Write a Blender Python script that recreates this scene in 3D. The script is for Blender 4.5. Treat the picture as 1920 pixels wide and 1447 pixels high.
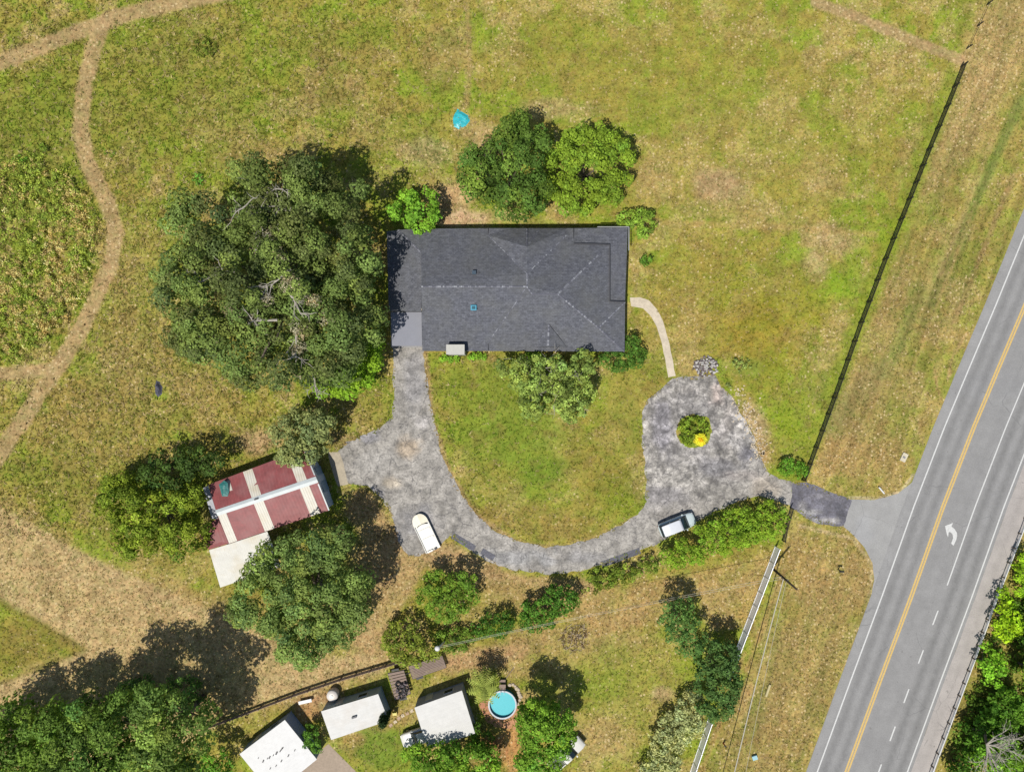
import bpy, math, random
import numpy as np
from mathutils import Vector, Matrix
from mathutils.geometry import delaunay_2d_cdt
for o in list(bpy.data.objects): bpy.data.objects.remove(o)
S = bpy.context.scene; COL = S.collection
rng = np.random.default_rng(7); random.seed(7)
H = 90.0; M = H/1280.0                      # camera height, metres per photo pixel on the ground
# ---------------------------------------------------------------- camera, sky, sun
cam = bpy.data.objects.new('camera', bpy.data.cameras.new('camera')); COL.objects.link(cam)
cam.location = (0,0,H); cam.data.lens = 24; cam.data.sensor_width = 36; cam.data.clip_end = 8000
S.camera = cam
EL = math.radians(62.5); AZX, AZY = 0.54, 0.84
W = bpy.data.worlds.new('World'); S.world = W; W.use_nodes = True
nt = W.node_tree; bg = nt.nodes['Background']; sky = nt.nodes.new('ShaderNodeTexSky')
sky.sky_type = 'NISHITA'; sky.sun_disc = False; sky.sun_elevation = EL; sky.sun_rotation = math.atan2(-AZX,-AZY)
nt.links.new(sky.outputs[0], bg.inputs[0]); bg.inputs[1].default_value = 0.088
sl = bpy.data.lights.new('sun','SUN'); sl.energy = 4.45; sl.angle = math.radians(0.5); sl.color = (1,0.955,0.88)
so = bpy.data.objects.new('sun', sl); COL.objects.link(so)
so.rotation_euler = Vector((AZX*math.cos(EL), AZY*math.cos(EL), -math.sin(EL))).to_track_quat('-Z','Y').to_euler()
so.location = (-30,-50,80)
S.view_settings.view_transform = 'Standard'; S.view_settings.look = 'None'; S.view_settings.exposure = 0.30; S.view_settings.gamma = 1
# ---------------------------------------------------------------- helpers
K = 1.65
def lin(c):
    c = np.asarray(c, float)/255.0
    return np.where(c <= 0.04045, c/12.92, ((c+0.055)/1.055)**2.4)
def C(r,g,b,k=K): return tuple(lin((r,g,b))/k)
def P(px,py,z=0.0): f = (H-z)/1280.0; return ((px-960)*f, (723.5-py)*f, z)
def P2(px,py,z=0.0): return P(px,py,z)[:2]
def h2(ix,iy,seed):
    n = (ix.astype(np.int64)*374761393 + iy.astype(np.int64)*668265263 + seed*974634777) & 0xffffffff
    n = ((n ^ (n >> 13))*1274126177) & 0xffffffff
    return ((n ^ (n >> 16)) & 0xffff)/65535.0
def vn(x,y,seed=0):
    x = np.asarray(x,float); y = np.asarray(y,float)
    ix = np.floor(x); iy = np.floor(y); fx = x-ix; fy = y-iy
    fx = fx*fx*(3-2*fx); fy = fy*fy*(3-2*fy)
    a=h2(ix,iy,seed); b=h2(ix+1,iy,seed); c=h2(ix,iy+1,seed); d=h2(ix+1,iy+1,seed)
    return (a*(1-fx)+b*fx)*(1-fy)+(c*(1-fx)+d*fx)*fy
def fbm(x,y,seed=0,o=4):
    r=0; a=.5; t=0
    for i in range(o):
        r = r+a*vn(x*2**i,y*2**i,seed+i*17); t+=a; a*=.55
    return r/t
def sm(a,b,x): t=np.clip((x-a)/(b-a),0,1); return t*t*(3-2*t)
def tag(o,label=None,cat=None,group=None,kind=None):
    if label: o['label']=label
    if cat: o['category']=cat
    if group: o['group']=group
    if kind: o['kind']=kind
    return o
def thing(name,label,cat,loc=(0,0,0),group=None,rz=0):
    o = bpy.data.objects.new(name,None); COL.objects.link(o); o.location = loc; o.rotation_euler=(0,0,rz)
    o.empty_display_size=.3
    return tag(o,label,cat,group)
def link_mesh(name,me,mat,parent):
    o = bpy.data.objects.new(name,me); COL.objects.link(o)
    if mat: me.materials.append(mat)
    if parent: o.parent = parent
    return o
def np_mesh(name,V,n,mat,parent=None,col=None,dry=None,F=None):
    """V verts; n = verts per face when faces do not share verts, else F = (m,n) index array"""
    V = np.asarray(V,np.float32).reshape(-1,3); me = bpy.data.meshes.new(name)
    if F is None: F = np.arange(len(V),dtype=np.int32).reshape(-1,n)
    F = np.asarray(F,np.int32); n = F.shape[1]; m = len(F)
    me.vertices.add(len(V)); me.vertices.foreach_set('co',V.ravel())
    me.loops.add(m*n); me.loops.foreach_set('vertex_index',F.ravel())
    me.polygons.add(m); me.polygons.foreach_set('loop_start',np.arange(0,m*n,n,dtype=np.int32))
    me.update(calc_edges=True)
    if col is not None:
        a = me.attributes.new('Col','FLOAT_COLOR','POINT')
        cc = np.ones((len(V),4),np.float32); cc[:,:3]=col; a.data.foreach_set('color',cc.ravel())
    if dry is not None:
        a = me.attributes.new('Dry','FLOAT','POINT'); a.data.foreach_set('value',np.asarray(dry,np.float32))
    me.validate()
    return link_mesh(name,me,mat,parent)
class MB:
    def __init__(s): s.v=[]; s.f=[]
    def quad(s,*p):
        i=len(s.v); s.v+= [tuple(q) for q in p]; s.f.append(tuple(range(i,i+len(p)))); return s
    def box(s,c,d,rz=0,tilt=None):
        R = Matrix.Rotation(rz,3,'Z')
        if tilt is not None: R = tilt
        i=len(s.v)
        for z in (-.5,.5):
            for x,y in ((-.5,-.5),(.5,-.5),(.5,.5),(-.5,.5)):
                q = R@Vector((x*d[0],y*d[1],z*d[2])); s.v.append((c[0]+q.x,c[1]+q.y,c[2]+q.z))
        for f in ((3,2,1,0),(4,5,6,7),(0,1,5,4),(1,2,6,5),(2,3,7,6),(3,0,4,7)): s.f.append(tuple(i+k for k in f))
        return s
    def prism(s,top,bot):
        """top, bot: matching rings (ccw from above)"""
        n=len(top); i=len(s.v); s.v += [tuple(q) for q in top]+[tuple(q) for q in bot]
        s.f.append(tuple(range(i,i+n))); s.f.append(tuple(range(i+2*n-1,i+n-1,-1)))
        for k in range(n): j=(k+1)%n; s.f.append((i+k,i+n+k,i+n+j,i+j))
        return s
    def rings(s,R,cap=True):
        n=len(R[0]); i=len(s.v)
        for r in R: s.v += [tuple(q) for q in r]
        for a in range(len(R)-1):
            for k in range(n):
                j=(k+1)%n; s.f.append((i+a*n+k,i+a*n+j,i+(a+1)*n+j,i+(a+1)*n+k))
        if cap: s.f.append(tuple(i+k for k in range(n-1,-1,-1))); s.f.append(tuple(i+(len(R)-1)*n+k for k in range(n)))
        return s
    def tube(s,pts,rad,n=7,cap=True):
        pts=[Vector(p) for p in pts]; R=[]
        if not hasattr(rad,'__len__'): rad=[rad]*len(pts)
        for k,p in enumerate(pts):
            d=(pts[min(k+1,len(pts)-1)]-pts[max(k-1,0)]).normalized()
            a=d.orthogonal().normalized() if k==0 else (a-d*a.dot(d)).normalized()
            b=d.cross(a); R.append([p+(a*math.cos(t)+b*math.sin(t))*rad[k] for t in [2*math.pi*q/n for q in range(n)]])
        return s.rings(R,cap)
    def lathe(s,c,prof,n=24):
        return s.rings([[(c[0]+r*math.cos(2*math.pi*k/n),c[1]+r*math.sin(2*math.pi*k/n),c[2]+z) for k in range(n)] for r,z in prof])
    def build(s,name,mat,parent=None,smooth=False,bevel=0):
        me=bpy.data.meshes.new(name); base = parent_world(parent) if parent else Vector((0,0,0))
        me.from_pydata([tuple(Vector(v)-base) for v in s.v],[],s.f); me.update()
        o=link_mesh(name,me,mat,parent)
        if smooth:
            for p in me.polygons: p.use_smooth=True
        if bevel:
            m=o.modifiers.new('bevel','BEVEL'); m.width=bevel; m.segments=2
        return o
def parent_world(p):
    v=Vector((0,0,0))
    while p is not None: v+=Vector(p.location); p=p.parent
    return v
def sheet(name,poly,z,cell,colf,mat,jit=.12,seed=0,label=None,parent=None,kind='structure',holes=()):
    """flat sheet filling a world polygon, ragged edge, interior points carry colour"""
    def rag(poly):
        out=[]
        for a,b in zip(poly,poly[1:]+poly[:1]):
            L=math.hypot(b[0]-a[0],b[1]-a[1]); n=max(1,int(L/max(.3,cell)))
            for k in range(n): out.append((a[0]+(b[0]-a[0])*k/n,a[1]+(b[1]-a[1])*k/n))
        out=np.array(out)
        out[:,0]+= (fbm(out[:,0]*.9,out[:,1]*.9,seed+3)-.5)*jit*4; out[:,1]+=(fbm(out[:,0]*.9,out[:,1]*.9,seed+9)-.5)*jit*4
        return out
    rings=[rag(list(poly))]+[rag(list(h)) for h in holes]
    o=rings[0]; x0,y0=o.min(0); x1,y1=o.max(0)
    gx,gy=np.meshgrid(np.arange(x0,x1,cell),np.arange(y0,y1,cell)); g=np.c_[gx.ravel(),gy.ravel()]
    g=g+rng.uniform(-.25,.25,g.shape)*cell
    ins=inpoly(g[:,0],g[:,1],o)
    for h in rings[1:]: ins&=~inpoly(g[:,0],g[:,1],h)
    g=g[ins]
    pts=[Vector((float(a),float(b))) for r in rings for a,b in r]+[Vector((float(a),float(b))) for a,b in g]
    edges=[]; k0=0
    for r in rings:
        n=len(r); edges+= [(k0+i,k0+(i+1)%n) for i in range(n)]; k0+=n
    res=delaunay_2d_cdt(pts,edges,[],0,1e-5)
    V=np.array([(v.x,v.y) for v in res[0]]); F=np.array([f for f in res[2] if len(f)==3],np.int32)
    cx=V[F].mean(1); ok=inpoly(cx[:,0],cx[:,1],o)
    for h in rings[1:]: ok&=~inpoly(cx[:,0],cx[:,1],h)
    F=F[ok]
    a=V[F]; ar=(a[:,1,0]-a[:,0,0])*(a[:,2,1]-a[:,0,1])-(a[:,1,1]-a[:,0,1])*(a[:,2,0]-a[:,0,0]); F[ar<0]=F[ar<0][:,::-1]
    c,d=colf(V[:,0],V[:,1])
    b=parent_world(parent) if parent else Vector((0,0,0))
    V3=np.c_[V[:,0]-b.x,V[:,1]-b.y,np.full(len(V),z-b.z)]
    ob=np_mesh(name,V3,3,mat,parent,c,d,F)
    if kind: ob['kind']=kind
    if label: ob['label']=label
    return ob
def inpoly(x,y,poly):
    poly=np.asarray(poly); r=np.zeros(len(x),bool); j=len(poly)-1
    for i in range(len(poly)):
        xi,yi=poly[i]; xj,yj=poly[j]
        if yi!=yj:
            c=((yi>y)!=(yj>y))&(x<(xj-xi)*(y-yi)/(yj-yi)+xi); r^=c
        j=i
    return r
def seg_d(x,y,pts,w=None):
    d=np.full(np.shape(x),1e9)
    for a,b in zip(pts,pts[1:]):
        ax,ay=a[:2]; bx,by=b[:2]; L=(bx-ax)**2+(by-ay)**2
        t=np.clip(((x-ax)*(bx-ax)+(y-ay)*(by-ay))/L,0,1)
        d=np.minimum(d,np.hypot(x-ax-t*(bx-ax),y-ay-t*(by-ay)))
    return d
# ---------------------------------------------------------------- materials
def newmat(name):
    m=bpy.data.materials.new(name); m.use_nodes=True; return m,m.node_tree,m.node_tree.nodes['Principled BSDF']
def N(nt,t,**k):
    n=nt.nodes.new(t)
    for a,b in k.items(): setattr(n,a,b)
    return n
def coords(nt):
    return N(nt,'ShaderNodeNewGeometry').outputs['Position']
def noise(nt,vec,scale,detail=4,rough=.6,dist=0):
    n=N(nt,'ShaderNodeTexNoise'); n.inputs['Scale'].default_value=scale; n.inputs['Detail'].default_value=detail
    n.inputs['Roughness'].default_value=rough; n.inputs['Distortion'].default_value=dist; nt.links.new(vec,n.inputs['Vector']); return n.outputs['Fac']
def mr(nt,v,a,b,c,d):
    n=N(nt,'ShaderNodeMapRange'); nt.links.new(v,n.inputs[0])
    for i,q in enumerate((a,b,c,d)): n.inputs[i+1].default_value=q
    return n.outputs[0]
def mul(nt,a,b,op='MULTIPLY'):
    n=N(nt,'ShaderNodeMath',operation=op)
    for i,q in enumerate((a,b)):
        if isinstance(q,(int,float)): n.inputs[i].default_value=q
        else: nt.links.new(q,n.inputs[i])
    return n.outputs[0]
def mix(nt,fac,a,b,mode='MIX'):
    n=N(nt,'ShaderNodeMixRGB',blend_type=mode)
    for i,q in enumerate((fac,a,b)):
        if isinstance(q,(int,float)): n.inputs[i].default_value=q
        elif isinstance(q,tuple): n.inputs[i].default_value=(*q[:3],1)
        else: nt.links.new(q,n.inputs[i])
    return n.outputs[0]
def grey(nt,v):
    n=N(nt,'ShaderNodeCombineColor'); [nt.links.new(v,n.inputs[i]) for i in range(3)]; return n.outputs[0]
def bump(nt,b,v,strength,dist):
    n=N(nt,'ShaderNodeBump'); n.inputs['Strength'].default_value=strength; n.inputs['Distance'].default_value=dist
    nt.links.new(v,n.inputs['Height']); nt.links.new(n.outputs[0],b.inputs['Normal'])
def N_color(nt,p,sc):
    n=N(nt,'ShaderNodeTexNoise'); n.inputs['Scale'].default_value=sc; n.inputs['Detail'].default_value=3; nt.links.new(p,n.inputs['Vector']); return n.outputs['Color']
def m_ground():
    m,nt,b=newmat('ground_grass'); p=coords(nt); a=N(nt,'ShaderNodeAttribute',attribute_name='Col'); d=N(nt,'ShaderNodeAttribute',attribute_name='Dry')
    n1=noise(nt,p,2.6,6,.72); n2=noise(nt,p,.55,3,.6); n3=noise(nt,p,4.3,3,.6,.6); n4=noise(nt,p,1.1,4,.65)
    c=mix(nt,1.0,a.outputs['Color'],mix(nt,mr(nt,d.outputs['Fac'],.05,.6,.25,1),grey(nt,mr(nt,n1,.3,.7,.80,1.2)),grey(nt,mr(nt,n1,.3,.7,.52,1.5))),'MULTIPLY')
    hue=mix(nt,mr(nt,n4,.35,.65,0,1),(1.12,.97,.92),(.88,1.05,.90)); c=mix(nt,.55,c,hue,'MULTIPLY')
    sp=mul(nt,mr(nt,n3,.57,.70,0,1),mr(nt,d.outputs['Fac'],0,1,.12,.85)); c=mix(nt,sp,c,C(222,196,146))
    wv=mix(nt,.12,p,N_color(nt,p,3.),'ADD'); vo=N(nt,'ShaderNodeTexVoronoi'); vo.inputs['Scale'].default_value=2.4; nt.links.new(wv,vo.inputs['Vector'])
    sx=N(nt,'ShaderNodeSeparateColor'); nt.links.new(vo.outputs['Color'],sx.inputs[0])
    fl=mul(nt,mr(nt,vo.outputs['Distance'],.22,.42,1,0),mr(nt,mul(nt,sx.outputs[0],mul(nt,d.outputs['Fac'],.68),'ADD'),1.06,1.2,0,.75)); c=mix(nt,fl,c,C(232,208,158))
    dk=mul(nt,mr(nt,noise(nt,p,5.5,2,.5,1.),.60,.72,0,1),mr(nt,d.outputs['Fac'],0,1,.22,.5)); c=mix(nt,dk,c,C(98,90,46))
    nt.links.new(c,b.inputs['Base Color']); b.inputs['Roughness'].default_value=.95; b.inputs['Specular IOR Level'].default_value=.1
    bump(nt,b,n1,.7,.12); return m
def m_attr(name,rough=.8,ns=3,lo=.85,hi=1.15,bs=.2,bd=.02,spec=.3,detail=5):
    m,nt,b=newmat(name); p=coords(nt); a=N(nt,'ShaderNodeAttribute',attribute_name='Col')
    n1=noise(nt,p,ns,detail,.65); c=mix(nt,1.0,a.outputs['Color'],grey(nt,mr(nt,n1,.3,.7,lo,hi)),'MULTIPLY')
    nt.links.new(c,b.inputs['Base Color']); b.inputs['Roughness'].default_value=rough; b.inputs['Specular IOR Level'].default_value=spec
    if bs: bump(nt,b,n1,bs,bd)
    return m
def m_leaf(name,trans=.28):
    m,nt,b=newmat(name); a=N(nt,'ShaderNodeAttribute',attribute_name='Col')
    nt.links.new(a.outputs['Color'],b.inputs['Base Color']); b.inputs['Roughness'].default_value=.6; b.inputs['Specular IOR Level'].default_value=.08
    t=N(nt,'ShaderNodeBsdfTranslucent'); nt.links.new(mix(nt,1.0,a.outputs['Color'],(1.15,1.25,.6),'MULTIPLY'),t.inputs[0])
    s=N(nt,'ShaderNodeMixShader'); s.inputs[0].default_value=trans
    nt.links.new(b.outputs[0],s.inputs[1]); nt.links.new(t.outputs[0],s.inputs[2]); nt.links.new(s.outputs[0],nt.nodes['Material Output'].inputs[0]); return m
def m_plain(name,c,rough=.6,metal=0,ns=2.5,lo=.9,hi=1.1,spec=.4,bs=0,bd=.01,coat=0,detail=5,stretch=None,rot=0):
    m,nt,b=newmat(name); p=coords(nt)
    if stretch:
        mp=N(nt,'ShaderNodeMapping'); mp.inputs['Scale'].default_value=stretch; mp.inputs['Rotation'].default_value=(0,0,rot); nt.links.new(p,mp.inputs[0]); p=mp.outputs[0]
    n1=noise(nt,p,ns,detail,.65)
    nt.links.new(mix(nt,1.0,tuple(c),grey(nt,mr(nt,n1,.3,.7,lo,hi)),'MULTIPLY'),b.inputs['Base Color'])
    b.inputs['Roughness'].default_value=rough; b.inputs['Metallic'].default_value=metal; b.inputs['Specular IOR Level'].default_value=spec
    if coat: b.inputs['Coat Weight'].default_value=coat; b.inputs['Coat Roughness'].default_value=.08
    if bs: bump(nt,b,n1,bs,bd)
    return m
def m_ribbed(name,c,ang,pitch,lo=.85,hi=1.12,rough=.5,stain=None,metal=0,depth=.03):
    """corrugated sheet: ribs run along direction ang"""
    m,nt,b=newmat(name); p=coords(nt); mp=N(nt,'ShaderNodeMapping'); mp.inputs['Rotation'].default_value=(0,0,-ang); nt.links.new(p,mp.inputs[0])
    sp=N(nt,'ShaderNodeSeparateXYZ'); nt.links.new(mp.outputs[0],sp.inputs[0])
    s=mul(nt,mul(nt,sp.outputs['Y'],2*math.pi/pitch),0,'SINE'); s2=mul(nt,mul(nt,s,0,'ABSOLUTE'),3.,'POWER')
    n1=noise(nt,p,1.2,5,.7); n2=noise(nt,p,.5,3,.6)
    cc=mix(nt,1.0,tuple(c),grey(nt,mr(nt,n1,.3,.7,lo,hi)),'MULTIPLY')
    cc=mix(nt,mul(nt,s2,.25 if depth>.01 else .06),cc,tuple(q*.55 for q in c))
    if stain: cc=mix(nt,mr(nt,n2,.45,.7,0,.6),cc,stain)
    nt.links.new(cc,b.inputs['Base Color']); b.inputs['Roughness'].default_value=rough; b.inputs['Metallic'].default_value=metal
    bump(nt,b,s,.5,depth); return m
def m_shingle():
    m,nt,b=newmat('roof_shingle'); p=coords(nt)
    br=N(nt,'ShaderNodeTexBrick'); br.inputs['Scale'].default_value=1.; br.inputs['Brick Width'].default_value=.42; br.inputs['Row Height'].default_value=.20
    br.inputs['Mortar Size'].default_value=.012; br.inputs['Color1'].default_value=(*C(92,94,102),1); br.inputs['Color2'].default_value=(*C(112,114,122),1); br.inputs['Mortar'].default_value=(*C(68,70,78),1)
    br.inputs['Bias'].default_value=-.1; nt.links.new(p,br.inputs['Vector'])
    n1=noise(nt,p,2.8,6,.85); n2=noise(nt,p,.35,3,.6)
    c=mix(nt,.85,br.outputs['Color'],grey(nt,mr(nt,n1,.3,.7,.5,1.6)),'MULTIPLY')
    c=mix(nt,mr(nt,n2,.4,.7,0,.35),c,C(112,112,104))
    nt.links.new(c,b.inputs['Base Color']); b.inputs['Roughness'].default_value=.9; bump(nt,b,n1,.35,.03); return m
GR=m_ground(); LEAF=m_leaf('leaf_foliage'); LEAF2=m_leaf('grass_blade',.35)
def m_asph():
    m,nt,b=newmat('aged_asphalt'); p=coords(nt); a=N(nt,'ShaderNodeAttribute',attribute_name='Col')
    n1=noise(nt,p,3.4,6,.78); n2=noise(nt,p,1.3,4,.7,1.5)
    c=mix(nt,1.0,a.outputs['Color'],grey(nt,mr(nt,n1,.3,.7,.55,1.48)),'MULTIPLY')
    dd=N(nt,'ShaderNodeAttribute',attribute_name='Dry'); wv=mix(nt,1.3,p,N_color(nt,p,1.1),'ADD'); vo=N(nt,'ShaderNodeTexVoronoi'); vo.inputs['Scale'].default_value=1.05; nt.links.new(wv,vo.inputs['Vector'])
    sx=N(nt,'ShaderNodeSeparateColor'); nt.links.new(vo.outputs['Color'],sx.inputs[0]); c=mix(nt,mul(nt,dd.outputs['Fac'],.38),c,mix(nt,1.0,c,grey(nt,mr(nt,sx.outputs[0],0,1,.62,1.36)),'MULTIPLY'))
    ve=N(nt,'ShaderNodeTexVoronoi',feature='DISTANCE_TO_EDGE'); ve.inputs['Scale'].default_value=.8; nt.links.new(wv,ve.inputs['Vector']); c=mix(nt,mul(nt,mul(nt,dd.outputs['Fac'],.45),mr(nt,ve.outputs['Distance'],.0,.09,1,0)),c,C(104,100,100))
    dn_=N(nt,'ShaderNodeTexNoise'); dn_.inputs['Scale'].default_value=1.1; dn_.inputs['Detail'].default_value=3; nt.links.new(p,dn_.inputs['Vector'])
    pp=mix(nt,.35,p,dn_.outputs['Color'],'ADD')
    for sc,th,am in ((.55,.05,.75),(1.5,.06,.55)):
        v=N(nt,'ShaderNodeTexVoronoi',feature='DISTANCE_TO_EDGE'); v.inputs['Scale'].default_value=sc; nt.links.new(pp,v.inputs['Vector'])
        k=mul(nt,mr(nt,v.outputs['Distance'],0,th,am,0),mr(nt,n2,.42,.6,0,1)); c=mix(nt,k,c,C(92,90,92))
    nt.links.new(c,b.inputs['Base Color']); b.inputs['Roughness'].default_value=.9; b.inputs['Specular IOR Level'].default_value=.25; bump(nt,b,n1,.3,.02); return m
ASPH=m_asph()
def m_road():
    m,nt,b=newmat('road_asphalt'); p=coords(nt); a=N(nt,'ShaderNodeAttribute',attribute_name='Col')
    n1=noise(nt,p,8,4,.7); n2=noise(nt,p,.5,5,.75); c=mix(nt,1.0,a.outputs['Color'],grey(nt,mr(nt,n1,.3,.7,.86,1.13)),'MULTIPLY'); c=mix(nt,1.0,c,grey(nt,mr(nt,n2,.3,.7,.90,1.09)),'MULTIPLY')
    pp=mix(nt,.5,p,N_color(nt,p,.7),'ADD'); v=N(nt,'ShaderNodeTexVoronoi',feature='DISTANCE_TO_EDGE'); v.inputs['Scale'].default_value=.16; nt.links.new(pp,v.inputs['Vector'])
    c=mix(nt,mul(nt,mr(nt,v.outputs['Distance'],0,.007,.45,0),mr(nt,noise(nt,p,.25,2,.5),.5,.58,0,1)),c,C(96,96,98))
    c=mix(nt,mr(nt,noise(nt,p,1.7,2,.4),.70,.76,0,.4),c,C(110,108,106))
    nt.links.new(c,b.inputs['Base Color']); b.inputs['Roughness'].default_value=.85; b.inputs['Specular IOR Level'].default_value=.3; return m
ROAD=m_road()
CONC=m_attr('concrete_slab',.85,3,.85,1.12,.1,.01); BARK=m_plain('bark',C(120,108,92),.9,ns=6,lo=.6,hi=1.3,bs=.5,bd=.03)
DEADW=m_plain('dead_wood',C(190,182,168),.9,ns=6,lo=.7,hi=1.2)
WHITE=m_plain('white_paint',C(236,236,232),.5,lo=.95,hi=1.03); GLASS=m_plain('dark_glass',(.012,.022,.026),.08,spec=.7,lo=.95,hi=1.05)
TYRE=m_plain('tyre_rubber',(.02,.02,.02),.85); RIM=m_plain('wheel_rim',(.45,.46,.48),.35,metal=.8); BLACK=m_plain('black_paint',(.018,.018,.016),.6,lo=.7,hi=1.4)
WOOD=m_plain('weathered_wood',C(158,138,125),.9,ns=3,lo=.7,hi=1.25,stretch=(1,9,1),rot=-.32)
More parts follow.
